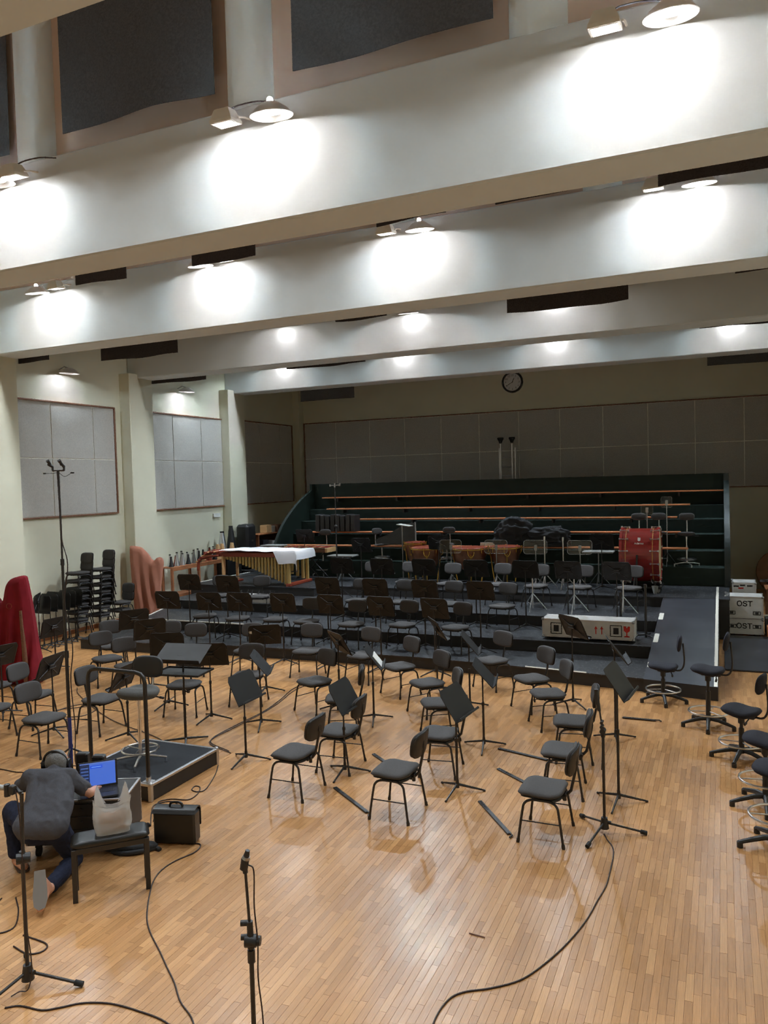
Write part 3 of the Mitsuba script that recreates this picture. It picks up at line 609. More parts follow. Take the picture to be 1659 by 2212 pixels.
for x, y, d, h, l in [(-10.2, 18.05, 90, 1.12, 'light grey lit desk back behind the xylophone at the left of the choir stand'), (-8.05, 17.0, 88, 0.98, 'black music stand on the top riser between xylophone stool and timpani'), (-6.05, 16.98, 92, 1.06, 'black music stand behind the left copper timpani'), (-2.45, 17.5, 88, 1.05, 'black music stand on the top riser left of the red bass drum')]:
    stand(x, y, 0.8, d, h, 18, l)
for i in range(6):
    stand(-13.05 + 0.02 * (i % 2), 11.95 + 0.17 * i, 0, 268, 0.93 + 0.02 * (i % 3), 6, 'folded black music stand, %s from the left in the cluster along the wall' % ORD[i])
# ------------------------------------------------------------------ high stools of the double basses, percussion stools
def star_base(n, R, z0, m, chrome=False):
    out = []
    for k in range(n):
        q = 2 * math.pi * k / n + 0.4; c, s = math.cos(q), math.sin(q)
        pr = [(0.02, 0.105), (0.12, 0.10), (0.24, 0.07), (R, 0.045)] if not chrome else [(0.01, 0.085), (0.15, 0.075), (R, 0.05)]
        arm = tube([(c * a, s * a, z) for a, z in pr], [0.028, 0.026, 0.022, 0.018] if not chrome else [0.016, 0.015, 0.013], 8)
        out.append(cat_([arm, cyl((c * (R - 0.01), s * (R - 0.01), 0.0), (c * (R - 0.01), s * (R - 0.01), 0.05), 0.026 if not chrome else 0.014)]))
    return out
def high_stool(x, y, z, deg, hs, label, style='bass', group=None, ringz=0.24, backdz=0.34):
    t = thing('high_stool', label, 'stool', group); to = put(x, y, z, deg)
    ch = style != 'bass'; fabm = 'mat_stool_fabric' if style == 'bass' else ('mat_seat_fabric' if style == 'drum' else 'mat_grey_fabric')
    w = 0.42 if style == 'bass' else (0.38 if style == 'drum' else 0.44)
    st = pad(w, w, {'bass': 0.10, 'drum': 0.075, 'conductor': 0.14}[style], e=2.6, nr=8, na=32, q=3, top=lambda a, b: -0.03 * np.exp(-((a + 0.05) / 0.11) ** 2) + 0.10 * b ** 2)
    A('seat', mv(st, 0, 0, hs - 0.045), fabm, t, smooth=True, to=to)
    A('seat_mechanism', cat_([box(-0.16, 0.08, -0.06, 0.06, hs - 0.125, hs - 0.085, 0.008), cyl((-0.1, 0.0, hs - 0.11), (-0.12, 0.22, hs - 0.13), 0.007), cyl((-0.12, 0.2, hs - 0.13), (-0.12, 0.25, hs - 0.135), 0.014)]), 'mat_black_plastic', t, to=to)
    bw = (0.24, 0.30) if style == 'bass' else ((0.17, 0.34) if style == 'drum' else (0.25, 0.42))
    b = pad(bw[0], bw[1], 0.06, e=3.0, nr=7, na=30, q=3.5); v = b.vertices.copy()
    b.vertices = np.stack([v[:, 2] + 0.9 * v[:, 1] ** 2, v[:, 1], -v[:, 0]], 1); b.fix_normals()
    A('backrest', mv(rot(b, -8, [0, 1, 0]), -0.23, 0, hs + backdz - 0.05), fabm if style != 'conductor' else 'mat_black_plastic', t, smooth=True, to=to)
    A('back_support', tube(spline([(-0.12, 0, hs - 0.105), (-0.24, 0, hs - 0.10), (-0.29, 0, hs + 0.02), (-0.275, 0, hs + backdz - 0.05)], 5), 0.012, 8), 'mat_chrome' if ch else 'mat_black_metal', t, smooth=40, to=to)
    A('column', cat_([cyl((0, 0, 0.07), (0, 0, hs * 0.58), 0.03 if not ch else 0.02), cyl((0, 0, hs * 0.55), (0, 0, hs - 0.1), 0.019 if not ch else 0.013), cyl((0, 0, hs - 0.2), (0, 0, hs - 0.1), 0.036 if not ch else 0.02)]), 'mat_chrome' if ch else 'mat_black_plastic', t, smooth=40, to=to)
    R = 0.24 if not ch else 0.2
    A('foot_ring', cat_([ring((0, 0, ringz), R, 0.012, 40, 8)] + [tube([(0.02 * math.cos(q), 0.02 * math.sin(q), ringz), (R * math.cos(q), R * math.sin(q), ringz)], 0.007, 6) for q in (0.3, 2.4, 4.5)]), 'mat_chrome', t, smooth=40, to=to)
    for leg in star_base(5 if not ch else 4, 0.33 if not ch else 0.29, 0, None, ch): A('base_arm', leg, 'mat_chrome' if ch else 'mat_black_plastic', t, smooth=40, to=to)
    return t
high_stool(-0.82, 11.84, 0, 185, 0.57, 'black high stool nearest the ramp, its chrome foot ring in front of the riser edge', ringz=0.18)
high_stool(-0.2, 10.83, 0, 175, 0.80, 'tall black stool on a grey column, second from the ramp', ringz=0.2, backdz=0.38)
high_stool(0.17, 9.7, 0, 160, 0.62, 'black high stool at the right edge, third from the ramp, with small tilted backrest', ringz=0.2)
high_stool(0.36, 8.38, 0, 175, 0.72, 'black high stool cut by the right photo edge, second nearest to the camera', ringz=0.27)
high_stool(0.42, 7.45, 0, 170, 0.76, 'black high stool cut by the right photo edge, nearest to the camera', ringz=0.3)
for x, y, l in ((-1.82, 19.3, 'percussion stool with grey seat behind the left side of the bass drum'), (-1.38, 19.35, 'percussion stool with grey seat behind the right side of the bass drum'), (-0.76, 19.14, 'percussion stool standing free right of the bass drum, chrome foot ring visible')):
    high_stool(x, y - 0.35, 1.2, 270, 0.80, l, 'drum', ringz=0.16, backdz=0.36)
high_stool(-9.95, 18.6, 0.8, 275, 0.85, 'stool with grey back behind the xylophone', 'drum', ringz=0.17, backdz=0.36)
high_stool(-8.25, 18.72, 1.2, 330, 0.50, 'stool with grey seat turned sideways in front of the grey wedge', 'drum', ringz=0.12, backdz=0.34)
high_stool(-6.45, 18.72, 1.2, 270, 0.52, 'dark stool behind the left timpani', 'drum', ringz=0.12, backdz=0.34)

# ------------------------------------------------------------------ conductor's place
t = thing('podium', 'black carpeted conductor podium with silver edge trims and guard rail', 'podium')
PX0, PX1, PY0, PY1, PZ = -6.62, -5.53, 6.36, 7.56, 0.19
A('body', box(PX0 + 0.01, PX1 - 0.01, PY0 + 0.01, PY1 - 0.01, 0.004, PZ - 0.012, 0.004), 'mat_case_black', t)
A('carpet', box(PX0 + 0.02, PX1 - 0.02, PY0 + 0.02, PY1 - 0.02, PZ - 0.014, PZ - 0.003), 'mat_carpet', t)
for x0, x1, y0, y1 in ((PX0, PX1, PY0, PY0 + 0.035), (PX0, PX1, PY1 - 0.035, PY1), (PX0, PX0 + 0.035, PY0, PY1), (PX1 - 0.035, PX1, PY0, PY1)):
    A('edge_trim', box(x0, x1, y0, y1, PZ - 0.03, PZ, 0.004), 'mat_alu', t)
for x in (PX0 + 0.018, PX1 - 0.018):
    for y in (PY0 + 0.018, PY1 - 0.018):
        A('corner_fitting', cat_([box(x - 0.021, x + 0.021, y - 0.021, y + 0.021, 0.0, PZ + 0.001, 0.004), mv(trimesh.creation.icosphere(2, 0.026), x, y, PZ - 0.008)]), 'mat_alu', t)
rr = [(-6.40, 6.43, PZ), (-6.40, 6.43, 1.24), (-6.385, 6.43, 1.30), (-6.35, 6.43, 1.335), (-6.28, 6.43, 1.35), (-5.74, 6.43, 1.35), (-5.67, 6.43, 1.335), (-5.63, 6.43, 1.30), (-5.615, 6.43, 1.24), (-5.615, 6.43, PZ)]
A('guard_rail', tube(rr, 0.022, 12), 'mat_black_metal', t, smooth=50)
for x in (-6.40, -5.615): A('rail_foot', cat_([box(x - 0.05, x + 0.05, 6.385, 6.475, PZ - 0.003, PZ + 0.008, 0.002), cyl((x, 6.43, PZ), (x, 6.43, PZ + 0.05), 0.028)]), 'mat_alu', t)
high_stool(-6.08, 6.85, PZ, 275, 0.86, 'conductor stool with round grey cushion and chrome column on the podium', 'conductor', ringz=0.16, backdz=0.24)
t = thing('conductor_stand', 'black conductor stand with large tilted desk and a tray below it', 'music stand'); to = put(-6.37, 8.02, 0, 278)
a = math.radians(62); R = np.eye(4); R[:3, 0] = [0, 1, 0]; R[:3, 1] = [-math.sin(a), 0, math.cos(a)]; R[:3, 2] = [math.cos(a), 0, math.sin(a)]; R[:3, 3] = [0, 0, 1.17]
A('desk', M4(extr(rrect(0.66, 0.38, 0.01), 0.01, -0.005), R), 'mat_desk_metal', t, to=to)
A('lip', M4(box(-0.33, 0.33, -0.195, -0.185, -0.005, 0.06, 0.002), R), 'mat_desk_metal', t, to=to)
A('tray', cat_([box(-0.20, 0.22, -0.33, 0.33, 0.925, 0.933), box(-0.20, -0.19, -0.33, 0.33, 0.925, 0.95), box(0.21, 0.22, -0.33, 0.33, 0.925, 0.95), box(-0.2, 0.22, -0.33, -0.32, 0.925, 0.95), box(-0.2, 0.22, 0.32, 0.33, 0.925, 0.95)]), 'mat_desk_metal', t, to=to)
A('pole', cat_([cyl((0, 0, 0.04), (0, 0, 0.7), 0.017), cyl((0, 0, 0.66), (0, 0, 1.16), 0.012), cyl((0, 0, 0.64), (0, 0, 0.7), 0.023), cyl((0, 0, 0.68), (0, 0.06, 0.68), 0.009), cyl((0, 0.05, 0.68), (0, 0.075, 0.68), 0.02), box(-0.05, 0.05, -0.06, 0.06, 1.12, 1.155, 0.006)]), 'mat_black_metal', t, smooth=40, to=to)
for k in range(3):
    q = 2 * math.pi * k / 3 + 0.5
    A('leg', tube([(0.01 * math.cos(q), 0.01 * math.sin(q), 0.07), (0.32 * math.cos(q), 0.32 * math.sin(q), 0.013)], [0.016, 0.011], 8), 'mat_black_metal', t, to=to)

# ------------------------------------------------------------------ microphone stands
def mic(name, label, h, to, top=None):
    pass
t = thing('microphone_mast', 'very tall black microphone mast with two microphones on a crossbar', 'microphone stand')
mx, my = -7.0, 6.72
A('pole', cat_([cyl((mx, my, 0.05), (mx, my, 1.4), 0.02), cyl((mx, my, 1.35), (mx, my, 2.5), 0.016), cyl((mx, my, 2.45), (mx, my, 3.52), 0.011), cyl((mx, my, 1.36), (mx, my, 1.44), 0.028), cyl((mx, my, 2.44), (mx, my, 2.51), 0.022)]), 'mat_black_metal', t, smooth=40)
A('tape_band', cyl((mx, my, 0.12), (mx, my, 0.66), 0.0225), 'mat_blue_tape', t, smooth=40); L(t + '__tape_band', 'blue tape wound round the lower pole')
for k in range(3):
    q = 2 * math.pi * k / 3 + 1.0
    A('leg', tube([(mx, my, 0.30), (mx + 0.45 * math.cos(q), my + 0.45 * math.sin(q), 0.012)], 0.011, 8), 'mat_black_metal', t)
ax = np.array([0.92, 0.40, 0])
c = np.array([mx, my, 3.53])
A('crossbar', tube([c - ax * 0.07, c + ax * 0.07], 0.009, 8), 'mat_black_metal', t)
for s in (-1, 1):
    b = c + ax * 0.065 * s
    A('microphone', cat_([cyl(b, b + [0, 0, 0.05], 0.012), cyl(b + [0, 0, 0.045], b + np.array([0, -0.05, 0.075]) + ax * s * 0.01, 0.016), tube([b + [0, -0.03, 0.06], b + np.array([0.0, -0.045, 0.12]) - ax * 0.015], [0.018, 0.013], 10), tube([b + [0, -0.03, 0.07], b + np.array([0, -0.07, 0.115])], [0.014, 0.02], 10)]), 'mat_black_plastic', t, smooth=40)
for s in (-1, 1):
    A('wire_arm', tube(spline([c + [0, 0, -0.02], c + ax * 0.07 * s + [0, 0, -0.05 - 0.02 * s], c + ax * 0.15 * s + [0, 0, -0.03]], 5), 0.003, 6), 'mat_black_metal', t)
    A('small_clip', mv(rot(box(-0.02, 0.02, -0.008, 0.008, -0.008, 0.008, 0.002), 20 * s, [0, 0, 1]), *(c + ax * 0.16 * s + [0, 0, -0.03])), 'mat_black_plastic', t)
k = A('microphone_cable', tube(spline([c + [0.0, -0.02, 0], (mx + 0.02, my - 0.03, 3.2), (mx + 0.025, my - 0.02, 2.75), (mx + 0.1, my - 0.02, 2.45), (mx + 0.03, my - 0.02, 2.0), (mx + 0.1, my + 0.0, 1.5), (mx + 0.05, my, 1.1), (mx + 0.085, my, 0.55), (mx + 0.07, my, 0.12), (mx + 0.02, my + 0.2, 0.012), (mx - 0.6, my + 0.1, 0.01)], 6), 0.006, 6), 'mat_cable', None); L(k, 'thin dark cable hanging down along the tall microphone mast', 'cable')

def tripod(x, y, h, deg, label, leg=0.36, clutch=None):
    t = thing('microphone_stand', label, 'microphone stand')
    A('pole', cat_([cyl((x, y, 0.09), (x, y, h), 0.013), cyl((x, y, h - 0.04), (x, y, h + 0.02), 0.02)]), 'mat_black_metal', t, smooth=40)
    A('hub', cat_([cyl((x, y, 0.05), (x, y, 0.15), 0.042, 0.028), cyl((x, y, 0.11), (x + 0.06, y, 0.11), 0.014)]), 'mat_black_plastic', t, smooth=40)
    for k in range(3):
        q = math.radians(deg + 120 * k); c, s = math.cos(q), math.sin(q)
        lk = A('leg', tube([(x + 0.02 * c, y + 0.02 * s, 0.10), (x + leg * c, y + leg * s, 0.025)], 0.010, 8), 'mat_black_metal', t, smooth=True)
        A('rubber_foot', tube([(x + (leg - 0.04) * c, y + (leg - 0.04) * s, 0.032), (x + (leg + 0.015) * c, y + (leg + 0.015) * s, 0.02)], 0.019, 10), 'mat_rubber', lk, smooth=40)
    return t
# right: folded boom hanging beside the pole
t = tripod(-1.03, 7.25, 0.94, 14, 'black tripod microphone stand with folded boom beside the rightmost front chair')
b0 = np.array([-1.03, 7.25, 0.94])
A('boom', cat_([tube([b0 + [-0.005, 0, 0.05], b0 + [-0.03, 0.0, 0.22]], 0.008, 8), tube([b0 + [-0.03, 0, 0.20], b0 + [-0.05, 0, 0.36]], 0.016, 10), tube([b0 + [0.01, -0.015, 0.02], b0 + [-0.01, -0.02, -0.34]], 0.009, 8)]), 'mat_black_metal', t, smooth=40)
A('clutch', cyl(b0 + [0, -0.04, 0.02], b0 + [0, 0.03, 0.02], 0.026), 'mat_black_plastic', t, smooth=40)
for dz, r in ((0.06, 0.016), (0.1, 0.014)): A('knob', cyl(b0 + [-0.008, -0.04, dz], b0 + [-0.008, 0.03, dz], r), 'mat_black_plastic', t, smooth=40)
A('microphone', tube([b0 + [-0.045, 0, 0.26], b0 + [-0.055, 0, 0.40]], [0.021, 0.019], 12), 'mat_black_plastic', t, smooth=40)
# centre foreground: cut off below by the frame
t = tripod(-2.42, 3.54, 0.78, 40, 'black microphone stand in the foreground centre, its foot cut off by the frame')
b0 = np.array([-2.42, 3.54, 0.78])
A('boom', tube([b0 + [0, 0, 0.0], b0 + [-0.02, 0.0, 0.39]], 0.008, 8), 'mat_black_metal', t, smooth=40)
A('clutch', cat_([cyl(b0 + [-0.03, -0.012, 0], b0 + [0.03, 0.012, 0], 0.034), cyl(b0 + [0.02, 0.01, 0], b0 + [0.05, 0.02, 0], 0.026), tube([b0 + [0.0, 0, 0.0], b0 + [-0.004, 0, 0.11]], 0.018, 10), ]), 'mat_black_plastic', t, smooth=40)
for dz in (0.02, 0.10): A('knob', cyl(b0 + [-0.05, -0.02, dz], b0 + [-0.01, 0, dz], 0.016), 'mat_black_plastic', t, smooth=40)
A('collar', cyl(b0 + [0, 0, -0.12], b0 + [0, 0, -0.05], 0.021), 'mat_black_plastic', t, smooth=40)
A('microphone', cat_([cyl(b0 + [-0.02, 0, 0.38], b0 + [-0.024, 0, 0.43], 0.014), tube([b0 + [-0.03, 0.0, 0.40], b0 + [-0.018, 0, 0.455], b0 + [-0.008, 0, 0.475]], [0.022, 0.023, 0.016], 14), tube([b0 + [-0.012, 0, 0.47], b0 + [-0.0, 0, 0.51]], [0.018, 0.012], 14)]), 'mat_black_plastic', t, smooth=40)
A('microphone_ring', tube([b0 + [-0.014, 0, 0.462], b0 + [-0.009, 0, 0.476]], [0.0235, 0.02], 14), 'mat_steel', t, smooth=40)
k = A('microphone_cable', tube(spline([b0 + [0.0, 0, 0.43], b0 + [0.035, 0.0, 0.40], b0 + [0.03, 0, 0.2], b0 + [0.045, 0, 0.0], b0 + [0.04, 0, -0.2], b0 + [0.06, 0, -0.4], b0 + [0.08, 0.0, -0.74], b0 + [0.3, -0.2, -0.772]], 6), 0.004, 6), 'mat_cable'); L(k, 'thin cable running down the microphone stand in the foreground centre', 'cable')
# left foreground with horizontal boom towards the kneeling person
t = tripod(-4.28, 3.66, 0.9, 20, 'black tripod microphone stand in the left foreground, its boom pointing out of frame')
b0 = np.array([-4.26, 3.65, 0.9])
A('boom', cat_([tube([b0, b0 + [-0.015, 0.02, 0.42]], 0.011, 8), tube([b0 + [-0.015, 0.02, 0.40], b0 + [-0.06, 0.02, 0.435], b0 + [-0.34, 0.0, 0.42]], 0.012, 8), tube([b0 + [-0.012, 0.015, 0.05], b0 + [0.02, 0.0, 0.42]], 0.007, 8)]), 'mat_black_metal', t, smooth=40)
A('clutch', cyl(b0 + [-0.03, -0.03, -0.02], b0 + [0.03, 0.03, -0.02], 0.034), 'mat_black_plastic', t, smooth=40)
A('knob', cyl(b0 + [-0.12, 0, 0.38], b0 + [-0.12, 0.0, 0.46], 0.02), 'mat_black_plastic', t, smooth=40)
A('clamp_block', box(*(np.array([-0.09, -0.05, -0.02, 0.02, 0.40, 0.46]) + np.repeat(b0, 2)), 0.005), 'mat_black_plastic', t)
A('grip', tube([b0 + [-0.1, 0.015, 0.43], b0 + [-0.22, 0.007, 0.425]], 0.018, 10), 'mat_grey_metal', t, smooth=40)
k = A('microphone_cable', tube(spline([b0 + [-0.02, -0.02, 0.44], b0 + [0.015, -0.03, 0.3], b0 + [0.025, -0.03, 0.0], b0 + [0.03, -0.03, -0.4], b0 + [0.065, -0.03, -0.7], b0 + [0.05, -0.05, -0.86], b0 + [0.0, -0.08, -0.875], b0 + [-0.03, -0.12, -0.89]], 6), 0.004, 6), 'mat_cable'); L(k, 'cable looping down the left foreground microphone stand', 'cable')
# far: thin mast on the risers, two short poles
t = thing('microphone_mast', 'thin dark microphone mast with small silver head on the risers near the marimba', 'microphone stand')
mx, my, mz = -8.2, 16.0, 0.6
A('pole', cat_([cyl((mx, my, mz + 0.05), (mx, my, 2.3), 0.016), cyl((mx, my, 2.25), (mx, my, 3.22), 0.010), mv(trimesh.creation.icosphere(2, 0.04), mx, my, 2.3)]), 'mat_black_metal', t, smooth=40)
A('head', cat_([cyl((mx - 0.12, my, 3.24), (mx + 0.12, my, 3.25), 0.014), cyl((mx - 0.12, my, 3.22), (mx - 0.12, my, 3.27), 0.02), cyl((mx + 0.12, my, 3.23), (mx + 0.14, my, 3.29), 0.02), cyl((mx, my, 3.2), (mx, my, 3.3), 0.02)]), 'mat_steel', t, smooth=40)
for k in range(3):
    q = 2 * math.pi * k / 3 + 1.0
    A('leg', tube([(mx, my, mz + 0.3), (mx + 0.4 * math.cos(q), my + 0.4 * math.sin(q), mz + 0.012)], 0.01, 6), 'mat_black_metal', t)
for x, y, z, h, l in ((-1.74, 14.75, 0.4, 0.75, 'short dark instrument stand post on the second riser, left one'), (-1.28, 14.45, 0.4, 0.95, 'short dark instrument stand post on the second riser beside the ramp tape')):
    t = thing('stand_post', l, 'stand'); A('pole', cat_([cyl((x, y, z), (x, y, z + h), 0.022), cyl((x, y, z + h - 0.06), (x, y, z + h), 0.03)]), 'mat_black_metal', t, smooth=40)
    A('foot', cat_([tube([(x - 0.3, y - 0.03, z + 0.02), (x, y, z + 0.05), (x + 0.2, y - 0.25, z + 0.02)], 0.014, 8), tube([(x, y, z + 0.05), (x + 0.05, y + 0.28, z + 0.02)], 0.014, 8)]), 'mat_black_metal', t, smooth=40)

# ------------------------------------------------------------------ percussion
def timpani(x, y, r, z, label):
    t = thing('timpani', label, 'timpani'); d = 0.52
    prof = [(0.0, -d), (r * 0.30, -d + 0.01), (r * 0.62, -d * 0.82), (r * 0.86, -d * 0.5), (r * 0.97, -d * 0.2), (r * 1.0, -0.02), (r * 1.0, 0.0), (r * 0.985, 0.0), (r * 0.95, -0.1), (0.0, -0.12)]
    A('bowl', mv(lathe(prof, 40), x, y, z), 'mat_copper', t, smooth=40)
    A('lid', mv(lathe([(0, -0.005), (r * 0.99, -0.005), (r * 1.0, 0.03), (r * 0.97, 0.04), (0, 0.045)], 40), x, y, z), 'mat_rosewood', t, smooth=30); L(t + '__lid', 'brown wooden lid')
    A('rim', ring((x, y, z), r + 0.012, 0.014, 48, 8), 'mat_brass', t, smooth=True)
    for k in range(8):
        q = 2 * math.pi * k / 8 + 0.2; c, s = math.cos(q), math.sin(q)
        A('tuning_lug', cat_([cyl((x + (r + 0.02) * c, y + (r + 0.02) * s, z - 0.09), (x + (r + 0.02) * c, y + (r + 0.02) * s, z + 0.05), 0.008), cyl((x + (r + 0.005) * c, y + (r + 0.005) * s, z + 0.035), (x + (r + 0.04) * c, y + (r + 0.04) * s, z + 0.035), 0.008)]), 'mat_brass', t)
    for k in range(3):
        q = 2 * math.pi * k / 3 - 1.2; c, s = math.cos(q), math.sin(q)
        A('leg', tube([(x + (r + 0.02) * c, y + (r + 0.02) * s, z - 0.12), (x + r * 0.9 * c, y + r * 0.9 * s, z - 0.55), (x + r * 0.75 * c, y + r * 0.75 * s, 0.81)], 0.016, 8), 'mat_brass', t, smooth=40)
        A('handle', tube(spline([(x + (r + 0.02) * c - 0.07 * s, y + (r + 0.02) * s + 0.07 * c, z - 0.05), (x + (r + 0.06) * c - 0.055 * s, y + (r + 0.06) * s + 0.055 * c, z - 0.12), (x + (r + 0.04) * c, y + (r + 0.04) * s, z - 0.18), (x + (r + 0.06) * c + 0.055 * s, y + (r + 0.06) * s - 0.055 * c, z - 0.12), (x + (r + 0.02) * c + 0.07 * s, y + (r + 0.02) * s - 0.07 * c, z - 0.05)], 4), 0.012, 8), 'mat_brass', t, smooth=True)
    A('base', cat_([ring((x, y, 0.86), r * 0.62, 0.018, 32, 6), cyl((x, y, 0.82), (x, y, z - d + 0.02), 0.05)]), 'mat_black_metal', t)
timpani(-6.57, 17.55, 0.38, 1.66, 'copper timpani, left one of the front three')
timpani(-5.5, 17.6, 0.42, 1.66, 'copper timpani, middle one of the front three, behind a clear shield')
timpani(-4.68, 17.75, 0.36, 1.68, 'copper timpani, right one of the front three with a tilted brass leg')
timpani(-7.05, 18.05, 0.26, 1.74, 'small copper timpani behind the left one')

# bass drum, its axis roughly along the risers
t = thing('bass_drum', 'large glossy red concert bass drum on a wheeled stand', 'drum')
DR = np.eye(4); q = math.radians(0.5); DR[:3, 0] = [0, 0, 1]; DR[:3, 2] = [math.cos(q), math.sin(q), 0]; DR[:3, 1] = np.cross(DR[:3, 2], DR[:3, 0]); DR[:3, 3] = [-1.63, 17.55, 1.57]
hw, rd = 0.36, 0.57
def dl(p): return M4(p, DR)
A('shell', dl(lathe([(rd - 0.02, -hw), (rd, -hw), (rd, hw), (rd - 0.02, hw), (rd - 0.02, -hw)], 56)), 'mat_red_lacquer', t, smooth=40)
for s in (-1, 1):
    A('drum_head', dl(mv(lathe([(0, 0.012), (rd - 0.03, 0.0), (rd + 0.005, -0.03)] if s > 0 else [(rd + 0.005, 0.03), (rd - 0.03, 0.0), (0, -0.012)], 48), 0, 0, s * (hw + 0.02))), 'mat_drum_head', t, smooth=40)
    A('hoop', dl(mv(lathe([(rd + 0.006, -0.03), (rd + 0.028, -0.03), (rd + 0.028, 0.03), (rd + 0.006, 0.03), (rd + 0.006, -0.03)], 56), 0, 0, s * (hw + 0.01))), 'mat_red_lacquer', t, smooth=30)
    A('hoop_band', dl(mv(lathe([(rd + 0.002, -0.010), (rd + 0.008, -0.010), (rd + 0.008, 0.010), (rd + 0.002, 0.010)], 56), 0, 0, s * (hw - 0.09))), 'mat_hoop', t, smooth=30)
    for k in range(14):
        b = 2 * math.pi * k / 14; c, sn = math.cos(b), math.sin(b)
        A('claw', dl(cat_([cyl(((rd + 0.03) * c, (rd + 0.03) * sn, s * (hw - 0.13)), ((rd + 0.03) * c, (rd + 0.03) * sn, s * (hw + 0.04)), 0.008), cyl(((rd + 0.002) * c, (rd + 0.002) * sn, s * (hw - 0.13)), ((rd + 0.045) * c, (rd + 0.045) * sn, s * (hw - 0.13)), 0.018), cyl(((rd + 0.0) * c, (rd + 0.0) * sn, s * (hw + 0.03)), ((rd + 0.05) * c, (rd + 0.05) * sn, s * (hw + 0.03)), 0.02)])), 'mat_chrome', t, smooth=40)
# badge and lettering on the drum shell, facing the hall
nrm = np.array([math.sin(q), -math.cos(q), 0.25]); nrm /= np.linalg.norm(nrm)
ux = DR[:3, 2]; uy = np.cross(nrm, ux)
def badge(m, ang, dx=0):
    n2 = np.cos(ang) * np.array([math.sin(q), -math.cos(q), 0]) + np.sin(ang) * np.array([0, 0, 1.0]); u2 = np.cross(n2, ux)
    B = np.eye(4); B[:3, 0] = ux; B[:3, 1] = u2; B[:3, 2] = n2; B[:3, 3] = DR[:3, 3] + n2 * (rd + 0.001) + ux * dx; return M4(m, B)
A('badge', badge(cat_([extr(rrect(0.055, 0.085, 0.006), 0.004)]), math.radians(40)), 'mat_white_plastic', t); L(t + '__badge', 'small white badge')
A('lettering', badge(text('Adams', 0.042, 0.003, True), math.radians(30)), 'mat_white_plastic', t); L(t + '__lettering', 'white lettering')
A('drum_stand', cat_([box(-2.05, -1.2, 17.2, 17.9, 0.88, 0.93, 0.008), tube([(-1.68, 16.98, 0.93), (-1.66, 16.97, 1.62)], 0.02, 8), tube([(-1.5, 18.2, 0.93), (-1.48, 18.12, 1.6)], 0.02, 8), tube([(-1.95, 17.25, 0.93), (-1.85, 17.35, 1.12)], 0.018, 8), tube([(-1.3, 17.2, 0.93), (-1.4, 17.3, 1.1)], 0.018, 8), tube([(-1.95, 17.85, 0.93), (-1.85, 17.8, 1.1)], 0.018, 8), tube([(-1.3, 17.8, 0.93), (-1.4, 17.7, 1.1)], 0.018, 8), tube([(-1.68, 16.98, 0.93), (-1.7, 17.3, 0.9)], 0.02, 8), tube([(-1.5, 18.2, 0.93), (-1.5, 17.8, 0.9)], 0.02, 8)]), 'mat_black_metal', t)
for x in (-1.98, -1.27):
    for y in (17.25, 17.85): A('caster', cat_([cyl((x, y - 0.02, 0.845), (x, y + 0.02, 0.845), 0.043, n=16), cyl((x, y, 0.86), (x, y, 0.9), 0.014)]), 'mat_grey_metal', t)

# marimba with white towel
t = thing('marimba', 'large marimba with golden resonator tubes, half covered by a white towel', 'marimba')
x0, x1, yf, zt = -12.3, -9.78, 16.42, 1.60
N = 26
for k in range(N):
    u = k / (N - 1); x = x0 + 0.06 + (x1 - x0 - 0.12) * u; ln = 0.22 + 0.26 * u
    A('bar', box(x - 0.04, x + 0.04, yf + 0.02, yf + 0.02 + ln, zt, zt + 0.022, 0.004), 'mat_rosewood', t)
    if k % 7 not in (2, 6): A('bar', box(x + 0.01, x + 0.085, yf + 0.06 + ln, yf + 0.06 + ln * 1.9, zt + 0.03, zt + 0.052, 0.004), 'mat_rosewood', t)
for k in range(20):
    u = k / 19; x = -11.68 + (x1 - 0.12 + 11.68) * u; ln = 0.10 + 0.60 * u ** 1.25
    A('resonator_tube', cat_([cyl((x, yf + 0.10, zt - 0.06 - ln), (x, yf + 0.10, zt - 0.06), 0.034, n=14)]), 'mat_resonator', t, smooth=40)
for k in range(4):
    x = x1 - 0.05 - 0.16 * k; A('resonator_tube', cyl((x, yf + 0.85, zt - 0.7 + 0.05 * k), (x, yf + 0.85, zt - 0.06), 0.045, n=14), 'mat_resonator', t, smooth=40)
A('rail', cat_([box(x0 + 0.45, x1 + 0.05, yf - 0.03, yf, zt - 0.09, zt + 0.01, 0.006)]), 'mat_rosewood', t)
A('rail', tube([(x0, yf + 0.42, zt - 0.03), (x1 + 0.05, yf + 0.98, zt - 0.03)], 0.03, 4), 'mat_rosewood', t)
for x, y in ((-11.66, yf + 0.0), (-11.66, yf + 0.62)): A('leg', box(x - 0.03, x + 0.03, y - 0.03, y + 0.03, 0.83, zt - 0.05, 0.005), 'mat_light_wood', t)
for x, y in ((x1 + 0.02, yf + 0.03), (x1 + 0.02, yf + 0.95)): A('leg', box(x - 0.035, x + 0.035, y - 0.035, y + 0.035, 0.83, zt - 0.05, 0.005), 'mat_resonator', t)
A('foot_plank', box(x1 - 0.04, x1 + 0.08, yf - 0.05, yf + 1.1, 0.80, 0.87, 0.01), 'mat_rosewood', t); A('foot_plank', box(-11.72, -11.6, yf - 0.05, yf + 0.8, 0.80, 0.85, 0.01), 'mat_rosewood', t)
A('brace', tube([(-11.66, yf + 0.3, 0.95), (x1, yf + 0.5, 1.12)], 0.014, 6), 'mat_steel', t)
